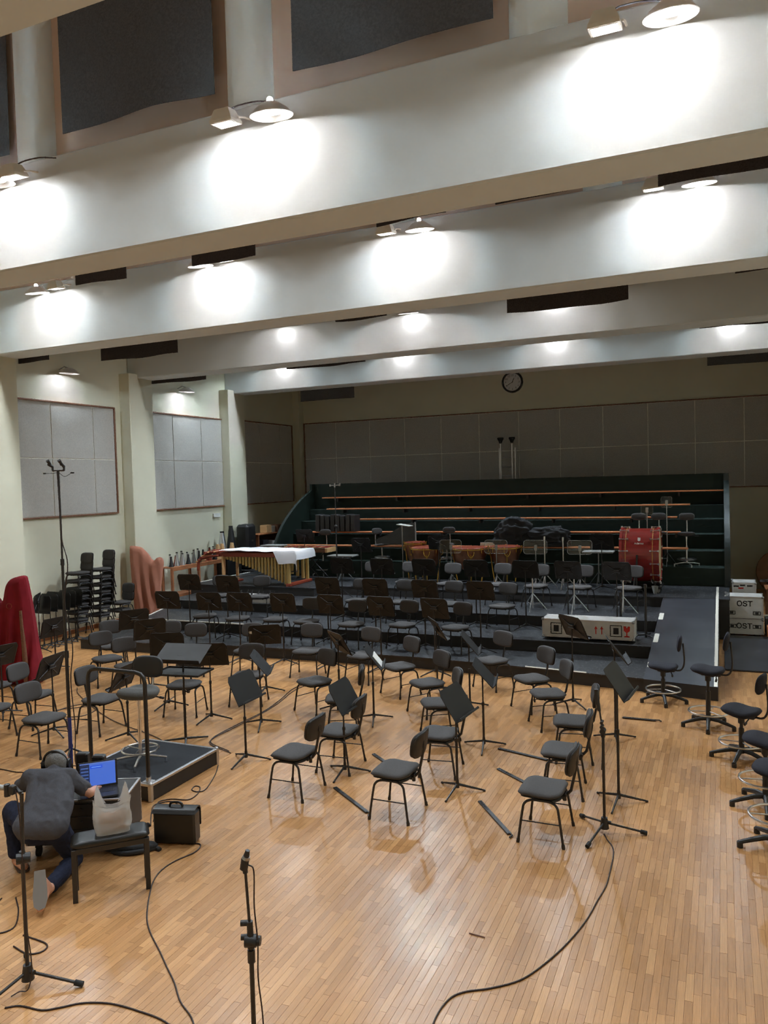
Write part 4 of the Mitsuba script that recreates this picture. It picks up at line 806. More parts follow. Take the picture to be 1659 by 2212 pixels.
# low end keyboard cover curling at the left end
for k in range(11):
    q2 = k / 10; xx = x0 + 0.5 - 0.62 * q2; zz = zt + 0.03 - 0.42 * max(0.0, q2 - 0.25) ** 1.7
    A('bar', rot(box(xx - 0.022, xx + 0.022, yf - 0.10, yf + 0.30, zz - 0.012, zz + 0.02, 0.005), -40 * max(0.0, q2 - 0.3), [0, 1, 0], (xx, yf, zz)), ('mat_rosewood', 'mat_light_wood', 'mat_red_lacquer')[k % 3], t)
A('rail', tube(spline([(x0 + 0.55, yf - 0.06, zt - 0.06), (x0 + 0.15, yf - 0.06, zt - 0.10), (x0 - 0.06, yf - 0.06, zt - 0.22), (x0 - 0.10, yf - 0.06, zt - 0.45)], 5), 0.035, 6), 'mat_rosewood', t, smooth=True)
# towel
nx, ny = 70, 34; v, f = [], []
for j in range(ny):
    for i in range(nx):
        a, b = i / (nx - 1), j / (ny - 1)
        drop_f = 0.03 + 0.30 * float(np.clip((a - 0.66) / 0.06, 0, 1))      # front edge hangs lower at the right third
        L1, L2 = 2.16, 0.26                                                  # along the top, then down the right end
        sx = (L1 + L2) * a; x = -11.72 + min(sx, L1); over = max(0.0, sx - L1)
        dep = 0.92; sy = (drop_f + dep) * b; fr = max(0.0, drop_f - sy); y = yf - 0.06 + max(0.0, sy - drop_f)
        z = zt + 0.075 + 0.010 * math.sin(8 * a + 5 * b) + 0.006 * math.sin(31 * a)
        if over > 0: x += 0.10 * (1 - math.exp(-over / 0.06)); z -= max(0.0, over - 0.04) * 0.95
        if fr > 0: y -= 0.05 * (1 - math.exp(-fr / 0.04)) + 0.018 * math.sin(26 * a) * min(1, fr / 0.1); z -= max(0.0, fr - 0.02)
        v.append((x, y, z))
for j in range(ny - 1):
    for i in range(nx - 1):
        q0 = j * nx + i; f += [[q0, q0 + 1, q0 + nx + 1], [q0, q0 + nx + 1, q0 + nx]]
tw = trimesh.Trimesh(v, f, process=False); n_ = tw.vertex_normals; o = len(v)
tw2 = trimesh.Trimesh(np.vstack([v, np.array(v) - 0.006 * n_]), f + [[a_ + o, c_ + o, b_ + o] for a_, b_, c_ in f], process=False)
k = A('towel', tw2, 'mat_towel', None, smooth=True); L(k, 'white towel spread over the marimba, hanging over its right end', 'towel')

# xylophone on a crossed stand
t = thing('xylophone', 'xylophone with brown side rails on a crossed metal stand, left of the choir benches', 'xylophone')
for k in range(18):
    x = -10.72 + 0.07 * k; A('bar', box(x, x + 0.055, 17.85, 18.3 - 0.01 * k, 1.62, 1.645, 0.004), 'mat_red_lacquer' if k % 3 else 'mat_light_wood', t)
A('side_rail', box(-10.82, -9.4, 17.8, 17.84, 1.50, 1.63, 0.006), 'mat_dark_wood', t); A('side_rail', box(-10.82, -9.4, 18.3, 18.34, 1.50, 1.63, 0.006), 'mat_dark_wood', t)
for x, m in ((-10.82, 'mat_light_wood'), (-10.05, 'mat_light_wood'), (-9.46, 'mat_light_wood')): A('end_block', box(x, x + 0.07, 17.78, 18.34, 1.5, 1.62, 0.01), m, t)
for s in (17.85, 18.28):
    A('crossed_leg', tube([(-10.35, s, 1.5), (-9.65, s, 0.82)], 0.016, 8), 'mat_black_metal', t); A('crossed_leg', tube([(-9.7, s, 1.5), (-10.35, s, 0.82)], 0.016, 8), 'mat_black_metal', t)
for x, y, w, z, l in ((-11.12, 18.0, 0.62, 1.68, 'small grey trap table at the left end of the xylophone'), (-9.0, 17.9, 0.72, 1.44, 'small grey trap table right of the xylophone'), (-2.62, 18.2, 0.68, 1.58, 'long light trap table left of the bass drum')):
    t = thing('trap_table', l, 'table'); A('top', box(x - w / 2, x + w / 2, y - 0.2, y + 0.2, z - 0.035, z, 0.006), 'mat_grey_metal', t)
    A('pole', cyl((x, y, 0.85), (x, y, z - 0.03), 0.014), 'mat_steel', t, smooth=40)
    for k in range(3):
        q2 = 2 * math.pi * k / 3 + 0.5; A('leg', tube([(x, y, 1.1), (x + 0.26 * math.cos(q2), y + 0.26 * math.sin(q2), 0.81)], 0.009, 6), 'mat_steel', t)

# clear sound shields on stands, chrome tripods on the third riser
PL = extr(rrect(0.52, 0.30, 0.06, 5), 0.006)
PLR = mikit.ply(cat_([tube([tuple(p) + (0.003,) for p in np.array(rrect(0.52, 0.30, 0.06, 5).exterior.coords)[:-1]], 0.004, 6, closed=True)]), 'mat_grey_metal')
PLS = mikit.ply(trimesh.Trimesh(np.array(trimesh.creation.triangulate_polygon(rrect(0.52, 0.30, 0.06, 5), engine='earcut')[0]).tolist() and np.c_[trimesh.creation.triangulate_polygon(rrect(0.52, 0.30, 0.06, 5), engine='earcut')[0], np.zeros(len(trimesh.creation.triangulate_polygon(rrect(0.52, 0.30, 0.06, 5), engine='earcut')[0]))], trimesh.creation.triangulate_polygon(rrect(0.52, 0.30, 0.06, 5), engine='earcut')[1], process=False), 'mat_plexi')
def shield(x, y, zf, z, label, s=1.0):
    t = thing('sound_shield', label, 'sound shield'); to = T().translate([x, y, z]).rotate([1, 0, 0], 84).scale([s, 1.0 if s == 1 else 0.8, 1])
    A('clear_sheet', PLS, None, t, to=to); A('sheet_edge', PLR, None, t, to=to)
    A('pole', cat_([cyl((x, y + 0.03, zf + 0.1), (x, y + 0.03, z - 0.05), 0.011), box(x - 0.03, x + 0.03, y + 0.01, y + 0.05, z - 0.08, z + 0.04, 0.006)]), 'mat_steel', t)
    for k in range(3):
        q2 = 2 * math.pi * k / 3 + 0.5; A('leg', tube([(x, y + 0.03, zf + 0.32), (x + 0.24 * math.cos(q2), y + 0.03 + 0.24 * math.sin(q2), zf + 0.01)], 0.009, 6), 'mat_steel', t)
for x, l in ((-5.75, 'clear shield in front of the left timpani pair, nearest to them'), (-4.68, 'clear shield in front of the right copper timpani'), (-3.79, 'clear shield right of the timpani, left one of two before the benches'), (-2.83, 'clear shield right of the timpani, right one of two before the benches')):
    shield(x, 16.95, 0.8, 1.77, l)
shield(-1.17, 18.7, 1.2, 2.66, 'higher clear shield above the percussion stools on a tall pole', 0.45)
shield(-1.6, 18.75, 1.2, 2.5, 'lower clear shield above the percussion stools', 0.5)
def chrome_tripod(x, y, z, h, label):
    t = thing('chrome_tripod', label, 'stand')
    A('pole', cat_([cyl((x, y, z + 0.06), (x, y, z + h), 0.014), cyl((x, y, z + h - 0.05), (x, y, z + h + 0.03), 0.022)]), 'mat_chrome', t, smooth=40)
    for k in range(3):
        q2 = 2 * math.pi * k / 3 + 0.5; c, s = math.cos(q2), math.sin(q2)
        A('leg', cat_([tube([(x, y, z + 0.36), (x + 0.29 * c, y + 0.29 * s, z + 0.012)], 0.011, 6), tube([(x, y, z + 0.12), (x + 0.16 * c, y + 0.16 * s, z + 0.17)], 0.007, 6)]), 'mat_chrome', t)
chrome_tripod(-3.55, 15.55, 0.6, 0.95, 'chrome tripod on the third riser, leftmost of three in a row')
chrome_tripod(-2.72, 15.55, 0.6, 0.95, 'chrome tripod on the third riser, middle of three in a row')
chrome_tripod(-1.78, 15.5, 0.6, 0.75, 'chrome tripod on the third riser, rightmost of three in a row')
chrome_tripod(-3.66, 17.3, 0.8, 1.15, 'taller chrome cymbal stand right of the timpani')
chrome_tripod(-3.28, 17.45, 0.8, 1.12, 'second chrome cymbal stand right of the timpani, without a cymbal')
k = A('crumpled_cup', mv(lathe([(0.03, 0), (0.05, 0.06), (0.07, 0.16), (0.065, 0.16), (0.045, 0.06), (0, 0.01)], 14), -1.32, 17.1, 0.8), 'mat_grey_metal', smooth=30); L(k, 'small silvery cup standing on the top riser right of the bass drum', 'cup')
# ------------------------------------------------------------------ things on the choir stand and by the back wall
t = thing('wedge_board', 'large grey felt covered wedge leaning on the lower choir benches', 'wedge')
W_ = M4(extr(Polygon([(-8.35, 1.66), (-7.25, 1.66), (-7.25, 2.22), (-7.55, 2.20), (-8.0, 1.93), (-8.4, 1.78)]), 0.05), np.array([[1, 0, 0, 0], [0, 0, 1, 18.62], [0, 1, 0, 0], [0, 0, 0, 1.0]]))
W_.fix_normals(); A('board', W_, 'mat_grey_fabric', t)
A('metal_edge', cyl((-7.25, 18.6, 1.64), (-7.25, 18.6, 2.24), 0.015), 'mat_grey_metal', t)
t = thing('lectern', 'thin silver pole with a small tilted tray in front of the grey wedge', 'stand')
A('pole', cat_([cyl((-7.45, 18.2, 0.82), (-7.45, 18.2, 2.17), 0.016), cyl((-7.45, 18.2, 0.8), (-7.45, 18.2, 0.83), 0.14)]), 'mat_steel', t, smooth=40)
A('tray', cat_([rot(box(-7.55, -7.2, 18.05, 18.35, 2.18, 2.2, 0.004), 8, [0, 1, 0], (-7.4, 18.2, 2.19))]), 'mat_white_plastic', t)
for i in range(8):
    x = -10.36 + 0.155 * i
    k = A('upright_folder', rot(box(x, x + 0.13, 18.95, 19.3, 1.97, 2.44 - 0.02 * (i % 3), 0.012), 2 - (i % 3) * 1.5, [0, 1, 0], (x, 19, 1.97)), 'mat_case_black'); L(k, 'black upright case, %s from the left in the row on the choir bench' % ORD[i], 'case', 'black cases on the choir bench')
def crumple(cx, cy, z0, sx, sy, sz, seed, m, label):
    s = trimesh.creation.icosphere(4, 1.0); v = s.vertices
    n1 = meshkit.fbm(v * 1.7 + seed, 4, seed); n2 = 1 - 2 * np.abs(meshkit.noise(v * 3.1 + seed * 3, seed) - 0.5)
    r = 0.55 + 0.55 * n1 + 0.35 * n2
    v = v * r[:, None] * [sx, sy, sz]; v[:, 2] = np.maximum(v[:, 2], -0.55 * sz)
    s.vertices = v + [cx, cy, z0 + 0.55 * sz]; k = A('black_cloth', s, m, smooth=True); L(k, label, 'cloth')
crumple(-4.72, 18.75, 1.64, 0.46, 0.22, 0.42, 3, 'mat_black_cloth', 'crumpled black cloth heaped on the choir benches, left heap')
crumple(-3.85, 18.7, 1.64, 0.50, 0.22, 0.30, 8, 'mat_black_cloth', 'crumpled black cloth heaped on the choir benches, right heap')
for i, (x, w) in enumerate(((-5.55, 0.36), (-5.12, 0.38))):
    k = A('paper_sheet', box(x, x + w, 18.66, 18.69, 1.64, 1.72, 0.003), 'mat_white_plastic'); L(k, 'white booklet lying on the lowest choir bench behind the timpani, %s one' % ('left', 'right')[i], 'booklet')
t = thing('ladder', 'aluminium ladder with black rubber feet sticking up behind the choir stand', 'ladder')
for x in (-6.36, -5.86): A('side_rail', box(x - 0.02, x + 0.02, 23.67, 23.73, 0.0, 4.25, 0.005), 'mat_alu', t)
for i in range(14): A('rung', cyl((-6.36, 23.7, 0.3 + 0.28 * i), (-5.86, 23.7, 0.3 + 0.28 * i), 0.015), 'mat_alu', t)
for x in (-6.30, -5.94):
    A('extension', box(x - 0.02, x + 0.02, 23.60, 23.65, 2.0, 4.42, 0.004), 'mat_alu', t)
    A('rubber_foot', mv(lathe([(0, 0), (0.035, 0.0), (0.06, 0.07), (0.10, 0.14), (0.09, 0.18), (0, 0.18)], 16), x, 23.62, 4.38), 'mat_rubber', t, smooth=40)

t = thing('wall_clock', 'round wall clock with black rim and white face on the back wall', 'clock')
c0 = np.array([-6.0, YB, 6.30])
def wy(m): return M4(m, np.array([[1, 0, 0, c0[0]], [0, 0, -1, c0[1]], [0, 1, 0, c0[2]], [0, 0, 0, 1.0]]))
A('rim', wy(lathe([(0.27, 0.0), (0.335, 0.0), (0.335, 0.04), (0.30, 0.06), (0.275, 0.05), (0.27, 0.0)], 48)), 'mat_black_plastic', t, smooth=30)
A('face', wy(lathe([(0, 0.0), (0.275, 0.0), (0.275, 0.025), (0, 0.025)], 48)), 'mat_clock_face', t)
for h in range(1, 13):
    a = math.radians(90 - 30 * h); A('numeral', wy(mv(text(str(h), 0.05, 0.003, True), 0.215 * math.cos(a), 0.215 * math.sin(a), 0.026)), 'mat_stencil', t)
for ang, ln, w in ((25, 0.14, 0.016), (240, 0.22, 0.012)):
    A('hand', wy(rot(box(-w / 2, w / 2, -0.03, ln, 0.032, 0.036), -ang, [0, 0, 1])), 'mat_stencil', t)

# ------------------------------------------------------------------ left wall: shelf with mutes, cases, harps
t = thing('mute_shelf', 'long low brown wooden shelf along the left wall carrying mutes', 'shelf')
sx0, sx1, sy0, sy1 = -13.43, -13.05, 16.15, 18.5
A('top_board', box(sx0, sx1, sy0, sy1, 1.20, 1.235, 0.004), 'mat_shelf_wood', t)
A('shelf_board', box(sx0, sx1, sy0, sy1, 0.48, 0.515, 0.004), 'mat_shelf_wood', t)
for y in (sy0 + 0.03, 17.3, sy1 - 0.03): A('upright', cat_([box(sx1 - 0.07, sx1 - 0.005, y - 0.03, y + 0.03, 0, 1.2, 0.004), box(sx0 + 0.005, sx0 + 0.07, y - 0.03, y + 0.03, 0, 1.2, 0.004)]), 'mat_shelf_wood', t)
A('front_rail', box(sx1 - 0.02, sx1, sy0, sy1, 1.13, 1.2, 0.003), 'mat_shelf_wood', t); A('front_rail', box(sx1 - 0.02, sx1, sy0, sy1, 0.36, 0.48, 0.003), 'mat_shelf_wood', t)
kinds = [('black', 'mat_case_black'), ('silver', 'mat_alu'), ('black and silver', 'mat_steel'), ('red brown', 'mat_rosewood'), ('dark brown', 'mat_dark_wood')]
seq = [0, 1, 1, 3, 1, 2, 0, 1, 2, 1, 0, 1, 3, 0, 3, 3, 0, 1, 0]
MUTE = lambda h, r: lathe([(0, 0), (r, 0), (r * 1.0, 0.02), (r * 0.75, h * 0.35), (r * 0.42, h * 0.8), (r * 0.38, h), (0, h)], 18)
for i, kk in enumerate(seq):
    y = 16.25 + 0.118 * i; x = -13.16 - 0.13 * (i % 2); h = 0.24 + 0.05 * ((i * 7) % 3)
    t = thing('brass_mute', '%s cone mute on the wall shelf, number %s from the pink harp cover' % (kinds[kk][0], ['one', 'two', 'three', 'four', 'five', 'six', 'seven', 'eight', 'nine', 'ten', 'eleven', 'twelve', 'thirteen', 'fourteen', 'fifteen', 'sixteen', 'seventeen', 'eighteen', 'nineteen'][i]), 'mute')
    A('cone', mv(MUTE(h, 0.066 + 0.01 * (i % 2)), x, y, 1.235), kinds[kk][1], t, smooth=30)
    A('cap', mv(lathe([(0, 0), (0.026, 0), (0.026, 0.025), (0, 0.025)], 14), x, y, 1.235 + h), 'mat_black_plastic', t)
for i, (x, y, h, m, l) in enumerate(((-13.3, 18.72, 0.72, 'mat_alu', 'big silver tuba mute with black tip behind the shelf'), (-13.22, 19.05, 0.86, 'mat_case_black', 'tall black tuba mute leaning in the corner by the black case'))):
    t = thing('tuba_mute', l, 'mute'); A('cone', mv(lathe([(0, 0), (0.17, 0), (0.17, 0.02), (0.06, h - 0.03), (0.055, h), (0, h)], 22), x, y, 1.23), m, t, smooth=30); A('tip', mv(lathe([(0, 0), (0.062, 0), (0.062, 0.04), (0, 0.04)], 16), x, y, 1.23 + h), 'mat_black_plastic', t)
k = A('storage_box', box(-13.43, -13.02, 18.54, 19.25, 0, 1.23, 0.008), 'mat_case_black'); L(k, 'black storage box under the big tuba mutes', 'box')
for i, (x, y, w) in enumerate(((-13.1, 18.30, 'left'), (-13.08, 18.48, 'middle'), (-13.05, 18.92, 'right'))):
    t = thing('mute_cone', 'cream cardboard cone mute standing on the shelf below the tuba mutes, %s one' % w, 'mute'); A('cone', mv(lathe([(0, 0), (0.12, 0), (0.12, 0.015), (0.045, 0.42), (0, 0.42)], 20), x - 0.06, y, 1.235 if y < 18.5 else 1.23), 'mat_light_wood', t, smooth=30)
for i in range(7):
    k = A('drum_stick', tube([(-13.2 + 0.03 * i, 16.9 + 0.05 * i, 0.535), (-13.1 - 0.02 * i, 17.35 + 0.06 * i, 0.53)], [0.012, 0.02], 8), 'mat_light_wood' if i % 2 else 'mat_rosewood', smooth=40); L(k, 'wooden mallet lying on the lower shelf board', 'mallet', 'mallets on the lower shelf board')
k = A('instrument_bag', cat_([box(-13.35, -13.1, 17.7, 18.35, 0.515, 0.68, 0.05)]), 'mat_dark_wood'); L(k, 'dark brown bag on the lower board of the mute shelf', 'bag')
t = thing('instrument_case', 'tall black upright instrument case standing by the left pilaster', 'case')
A('body', rot(box(-13.32, -12.9, 19.45, 19.95, 0.8, 2.14, 0.07), 1.0, [1, 0, 0], (-13, 19.7, 0.8)), 'mat_case_black', t)
A('latch', box(-12.905, -12.89, 19.66, 19.72, 1.62, 1.67, 0.003), 'mat_steel', t)
k = A('corner_plinth', box(-13.42, -12.5, 19.32, 21.9, 0, 0.8, 0.01), 'mat_stage_side'); L(k, 'black plinth under the case and small shelf in the far left corner', 'plinth')
t = thing('corner_shelf', 'small brown wooden shelf in the far left corner beside the choir stand', 'shelf')
for z in (1.25, 1.80): A('shelf_board', box(-13.4, -12.95, 20.1, 21.7, z - 0.03, z, 0.004), 'mat_shelf_wood', t)
for y in (20.12, 21.66): A('upright', box(-13.4, -12.96, y, y + 0.035, 0.8, 1.8, 0.004), 'mat_shelf_wood', t)
A('back_board', box(-13.4, -13.38, 20.1, 21.7, 0.8, 1.8), 'mat_dark_wood', t)
for name, bx, m, l in (('wooden_box', (-13.25, -13.0, 20.65, 20.95, 1.8, 2.05), 'mat_light_wood', 'square light wooden box on top of the small corner shelf'), ('paper_bag', (-13.3, -13.05, 21.05, 21.25, 1.8, 2.0), 'mat_white_plastic', 'white paper bag on top of the small corner shelf'), ('storage_box', (-13.25, -13.0, 21.3, 21.55, 1.8, 2.03), 'mat_dark_wood', 'brown box on top of the small corner shelf'), ('storage_box', (-13.25, -13.0, 20.45, 20.75, 1.25, 1.6), 'mat_ramp_top', 'dark blue box inside the small corner shelf'), ('paper_bag', (-13.25, -13.0, 20.95, 21.15, 1.25, 1.55), 'mat_case_white', 'pale bag inside the small corner shelf')):
    k = A(name, box(*bx, 0.012), m); L(k, l, 'box' if 'box' in name else 'bag')
t = thing('wood_block', 'light wooden gourd shaker on the small corner shelf', 'percussion toy'); A('body', mv(lathe([(0, 0), (0.06, 0.01), (0.09, 0.08), (0.04, 0.18), (0.03, 0.28), (0, 0.29)], 18), -13.02, 21.4, 1.25), 'mat_light_wood', t, smooth=True)

def harp_cover(name, label, outline, thick, base, deg, m, flare, extra=None, bulge=1.0, wseed=1):
    """a cloth cover over a harp: side outline (u forward, z up), thickness profile over height, folds"""
    poly = Polygon(spline(outline + [outline[0]], 6)[:-1]).buffer(0); pts = []
    e = extr(poly, thick, -thick / 2)
    e = trimesh.Trimesh(*trimesh.remesh.subdivide_to_size(e.vertices, e.faces, 0.05), process=True)
    v = e.vertices.copy(); u, z, w = v[:, 0].copy(), v[:, 1].copy(), v[:, 2].copy()
    c = np.array(poly.centroid.coords[0]); d = np.array([poly.exterior.distance(__import__('shapely').Point(a, b)) for a, b in zip(u, z)])
    s = np.sqrt(np.clip(d / 0.10, 0, 1)); prof = flare(z)
    w2 = np.sign(w) * (thick / 2) * prof * (0.35 + 0.65 * s)
    fold = 0.05 * np.sin(u * 29 + 2.5 * np.sin(z * 1.7 + wseed)) * np.clip(1.6 - z, 0.2, 1) + 0.02 * (meshkit.fbm(np.c_[u * 4, w * 2, z * 3], 3, wseed) - 0.5)
    w2 = w2 + np.sign(w) * fold * s
    v = np.c_[u, w2, z]
    e = trimesh.Trimesh(v, e.faces, process=False); e.fix_normals()
    t = thing(name, label, 'harp cover'); to = put(base[0], base[1], base[2], deg)
    A('cover', e, m, t, smooth=60, to=to); return t, to
t, to = harp_cover('harp_cover', 'deep red cloth cover over a concert harp at the left photo edge', [(-0.55, 0.02), (0.0, 0.0), (0.37, 0.02), (0.33, 0.5), (0.27, 1.15), (0.19, 1.74), (0.14, 1.85), (-0.02, 1.83), (-0.12, 1.77), (-0.18, 1.65), (-0.22, 1.46), (-0.27, 1.41), (-0.36, 1.50), (-0.52, 1.50), (-0.62, 1.3), (-0.64, 0.7)], 0.46, (-11.15, 9.68, 0), 24, 'mat_red_cloth', lambda z: 0.55 + 0.45 * np.clip((1.7 - z) / 1.6, 0, 1), wseed=3)
A('harp_column', tube([(0.20, -0.22, 0.03), (0.17, -0.21, 0.6), (0.12, -0.17, 1.28)], [0.05, 0.04, 0.025], 10), 'mat_dark_wood', t, smooth=40, to=to); L(t + '__harp_column', 'carved brown harp column showing at the open seam')
A('emblem', M4(ring((0, 0, 0), 0.045, 0.005, 24, 6, 'y'), trimesh.transformations.translation_matrix([-0.07, -0.17, 1.36])), 'mat_rosewood', t, to=to)
t, to = harp_cover('harp_cover', 'dusty pink cloth cover over a concert harp beside the mute shelf', [(-0.28, 0.02), (0.0, 0.0), (0.24, 0.02), (0.33, 0.7), (0.40, 1.2), (0.44, 1.44), (0.39, 1.56), (0.30, 1.57), (0.22, 1.50), (0.15, 1.53), (0.07, 1.66), (-0.02, 1.76), (-0.12, 1.84), (-0.30, 1.87), (-0.37, 1.80), (-0.35, 1.1)], 0.36, (-13.16, 15.28, 0), 24, 'mat_pink_cloth', lambda z: 0.7 + 0.3 * np.clip((1.7 - z) / 1.6, 0, 1), wseed=5)

# ------------------------------------------------------------------ flight cases
def flight_case(name, label, x0, x1, y0, y1, z0, z1, deg=0, body='mat_case_white'):
    t = thing(name, label, 'flight case'); A('body', box(x0 + 0.01, x1 - 0.01, y0 + 0.01, y1 - 0.01, z0, z1, 0.006), body, t)
    e = 0.022; ed = []
    for a in (x0, x1 - e):
        for b in (y0, y1 - e): ed.append(box(a, a + e, b, b + e, z0, z1, 0.003))
    for z in (z0, z1 - e):
        for b in (y0, y1 - e): ed.append(box(x0, x1, b, b + e, z, z + e, 0.003))
        for a in (x0, x1 - e): ed.append(box(a, a + e, y0, y1, z, z + e, 0.003))
    for m in ed: A('edge_profile', m, 'mat_alu', t)
    for a in (x0, x1):
        for b in (y0, y1):
            for z in (z0 + 0.012, z1 - 0.012): A('ball_corner', mv(trimesh.creation.icosphere(2, 0.028), a + (0.012 if a == x0 else -0.012), b + (0.012 if b == y0 else -0.012), z), 'mat_steel', t, smooth=True)
    return t
def latch(t, x, y, z, w=0.13, h=0.12, m='mat_steel'):
    A('latch', cat_([box(x - w / 2, x + w / 2, y - 0.006, y + 0.004, z - h / 2, z - h / 2 + 0.012), box(x - w / 2, x + w / 2, y - 0.006, y + 0.004, z + h / 2 - 0.012, z + h / 2), box(x - w / 2, x - w / 2 + 0.012, y - 0.006, y + 0.004, z - h / 2, z + h / 2), box(x + w / 2 - 0.012, x + w / 2, y - 0.006, y + 0.004, z - h / 2, z + h / 2), box(x - w * 0.22, x + w * 0.22, y - 0.012, y + 0.004, z - h * 0.28, z + h * 0.28, 0.004)]), m, t)
t = flight_case('flight_case', 'white flight case stencilled OST with two handles, upper of the stack by the ramp', 0.02, 0.72, 17.06, 17.6, 0.36, 0.80)
A('lettering', wall_text('OST', 0.105, 0.38, 17.068, 0.66, True, 0.003), 'mat_stencil', t); L(t + '__lettering', 'black stencilled letters OST')
for x in (0.14, 0.60): latch(t, x, 17.068, 0.47, 0.14, 0.075, 'mat_case_black')
t = flight_case('flight_case', 'white flight case with stencilled OST, lower of the stack right of the ramp', 0.02, 0.72, 17.06, 17.6, 0.04, 0.35)
A('lettering', wall_text('OST', 0.105, 0.37, 17.068, 0.21, True, 0.003), 'mat_stencil', t); L(t + '__lettering', 'black stencilled letters OST')
for x in (0.15, 0.60): latch(t, x, 17.068, 0.20, 0.15, 0.075, 'mat_case_black')
A('skid', cat_([box(0.08, 0.2, 17.1, 17.55, 0, 0.045), box(0.55, 0.67, 17.1, 17.55, 0, 0.045)]), 'mat_rubber', t)
t = flight_case('flight_case', 'smaller white flight case with stickers behind the OST case stack', 0.16, 0.62, 17.85, 18.4, 0.0, 0.98)
for x, z, m in ((0.24, 0.90, 'mat_stencil'), (0.36, 0.92, 'mat_stencil'), (0.33, 0.86, 'mat_red_print'), (0.5, 0.91, 'mat_stencil')): A('sticker', box(x - 0.05, x + 0.05, 17.853, 17.86, z - 0.015, z + 0.015), m, t)
k = A('cable_coil', cat_([ring((0.80, 18.1, 0.985 + 0.012 * i), 0.10 - 0.004 * i, 0.01, 24, 6) for i in range(3)]), 'mat_cable'); L(k, 'coil of black cable beside the stickered flight case', 'cable')
t = flight_case('flight_case', 'long low white flight case with red fragile marks on the second riser', -3.0, -1.42, 13.85, 14.32, 0.44, 0.77)
for x in (-2.75, -1.72): latch(t, x, 13.857, 0.60, 0.2, 0.2, 'mat_stencil')
ar = Polygon([(-0.008, 0), (0.008, 0), (0.008, 0.09), (0.03, 0.09), (0, 0.14), (-0.03, 0.09), (-0.008, 0.09)])
for x in (-2.06, -1.96): A('red_mark', mv(M4(extr(ar, 0.003), FACE_Y), x, 13.858, 0.53), 'mat_red_print', t)
gl = Polygon([(-0.045, 0), (0.045, 0), (0.045, 0.018), (0.01, 0.025), (0.01, 0.08), (0.05, 0.11), (0.055, 0.19), (0.02, 0.19), (0.0, 0.15), (-0.01, 0.19), (-0.055, 0.19), (-0.05, 0.11), (-0.01, 0.08), (-0.01, 0.025), (-0.045, 0.018)])
A('red_mark', mv(M4(extr(gl, 0.003), FACE_Y), -1.54, 13.858, 0.50), 'mat_red_print', t)
A('caster', cat_([cyl((x, y - 0.02, 0.42), (x, y + 0.02, 0.42), 0.02) for x in (-2.9, -1.5) for y in (13.95, 14.2)]), 'mat_rubber', t)
t = flight_case('flight_case', 'grey open tray case with small clamps lying on the third riser before the marimba', -10.55, -9.45, 15.12, 15.55, 0.6, 0.74, body='mat_case_white')
for i in range(7): k = A('clamp', mv(cat_([box(-0.02, 0.02, -0.015, 0.015, 0, 0.05, 0.004), cyl((0, 0, 0.04), (0.02, 0.02, 0.11), 0.01)]), -10.4 + 0.15 * i, 15.3 + 0.05 * (i % 2), 0.742), 'mat_black_metal'); L(k, 'small black clamp on the grey tray case before the marimba', 'clamp', 'clamps on the grey tray case')

t = thing('floor_panel', 'shiny dark panel lying on the parquet right of the ramp', 'panel'); A('sheet', box(0.0, 1.35, 14.02, 17.0, 0.0, 0.025, 0.004), 'mat_ramp_top', t)
t = thing('tamtam', 'large round brown tam-tam leaning at the right photo edge', 'gong'); A('disc', mv(M4(lathe([(0, 0.02), (0.40, 0.02), (0.58, 0.0), (0.60, -0.05), (0.585, -0.05), (0.57, -0.01), (0.4, 0.008), (0, 0.008)], 56), trimesh.transformations.rotation_matrix(math.radians(80), [1, 0, 0])), 1.38, 22.6, 0.66), 'mat_tamtam', t, smooth=30)
t = thing('cabinet', 'dark brown low cabinet at the right photo edge behind the flight cases', 'cabinet')
A('body', box(0.88, 1.98, 19.4, 20.1, 0.0, 0.62, 0.006), 'mat_dark_wood', t); A('top', box(0.86, 2.0, 19.38, 20.12, 0.62, 0.65, 0.004), 'mat_shelf_wood', t)
for i in range(2): A('door', box(0.92 + 0.52 * i, 1.42 + 0.52 * i, 19.385, 19.4, 0.1, 0.58, 0.003), 'mat_dark_wood', t); A('knob', mv(trimesh.creation.icosphere(1, 0.014), 1.37 + 0.52 * i, 19.375, 0.36), 'mat_steel', t)
k = A('white_tube', cyl((0.75, 17.5, 0.36), (1.9, 17.75, 0.36), 0.02), 'mat_white_plastic', smooth=40); L(k, 'white tube behind the flight case stack at the right edge', 'tube')
k = A('wood_beam', box(0.76, 2.0, 17.3, 17.62, 0, 0.34, 0.008), 'mat_stage_side'); L(k, 'dark crate beside the flight case stack at the right edge', 'crate')
k = A('wooden_crate', box(0.78, 1.9, 17.0, 17.25, 0, 0.22, 0.006), 'mat_rail_wood'); L(k, 'orange wooden crate low at the right edge beside the flight cases', 'crate')

# ------------------------------------------------------------------ cello endpin boards
def strap(label, p0, p1, hole=True):
    t = thing('endpin_strap', label, 'cello endpin board'); p0, p1 = np.array(p0), np.array(p1); d = p1 - p0; n = np.linalg.norm(d); a = math.degrees(math.atan2(d[1], d[0])); to = put(p0[0], p0[1], 0, a)
    A('board', box(0, n, -0.022, 0.022, 0.0, 0.016, 0.004), 'mat_black_metal', t, to=to)
    if hole: A('pin_socket', cat_([cyl((0.03 + 0.04 * i, 0, 0.015), (0.03 + 0.04 * i, 0, 0.019), 0.010) for i in range(6)]), 'mat_rubber', t, to=to)
    A('hook', tube([(n - 0.02, 0, 0.012), (n + 0.04, 0.01, 0.012), (n + 0.07, -0.03, 0.012)], 0.008, 6), 'mat_black_metal', t, to=to)
strap('black endpin board on the parquet left of the middle front chair', (-3.88, 7.36), (-3.28, 6.90))
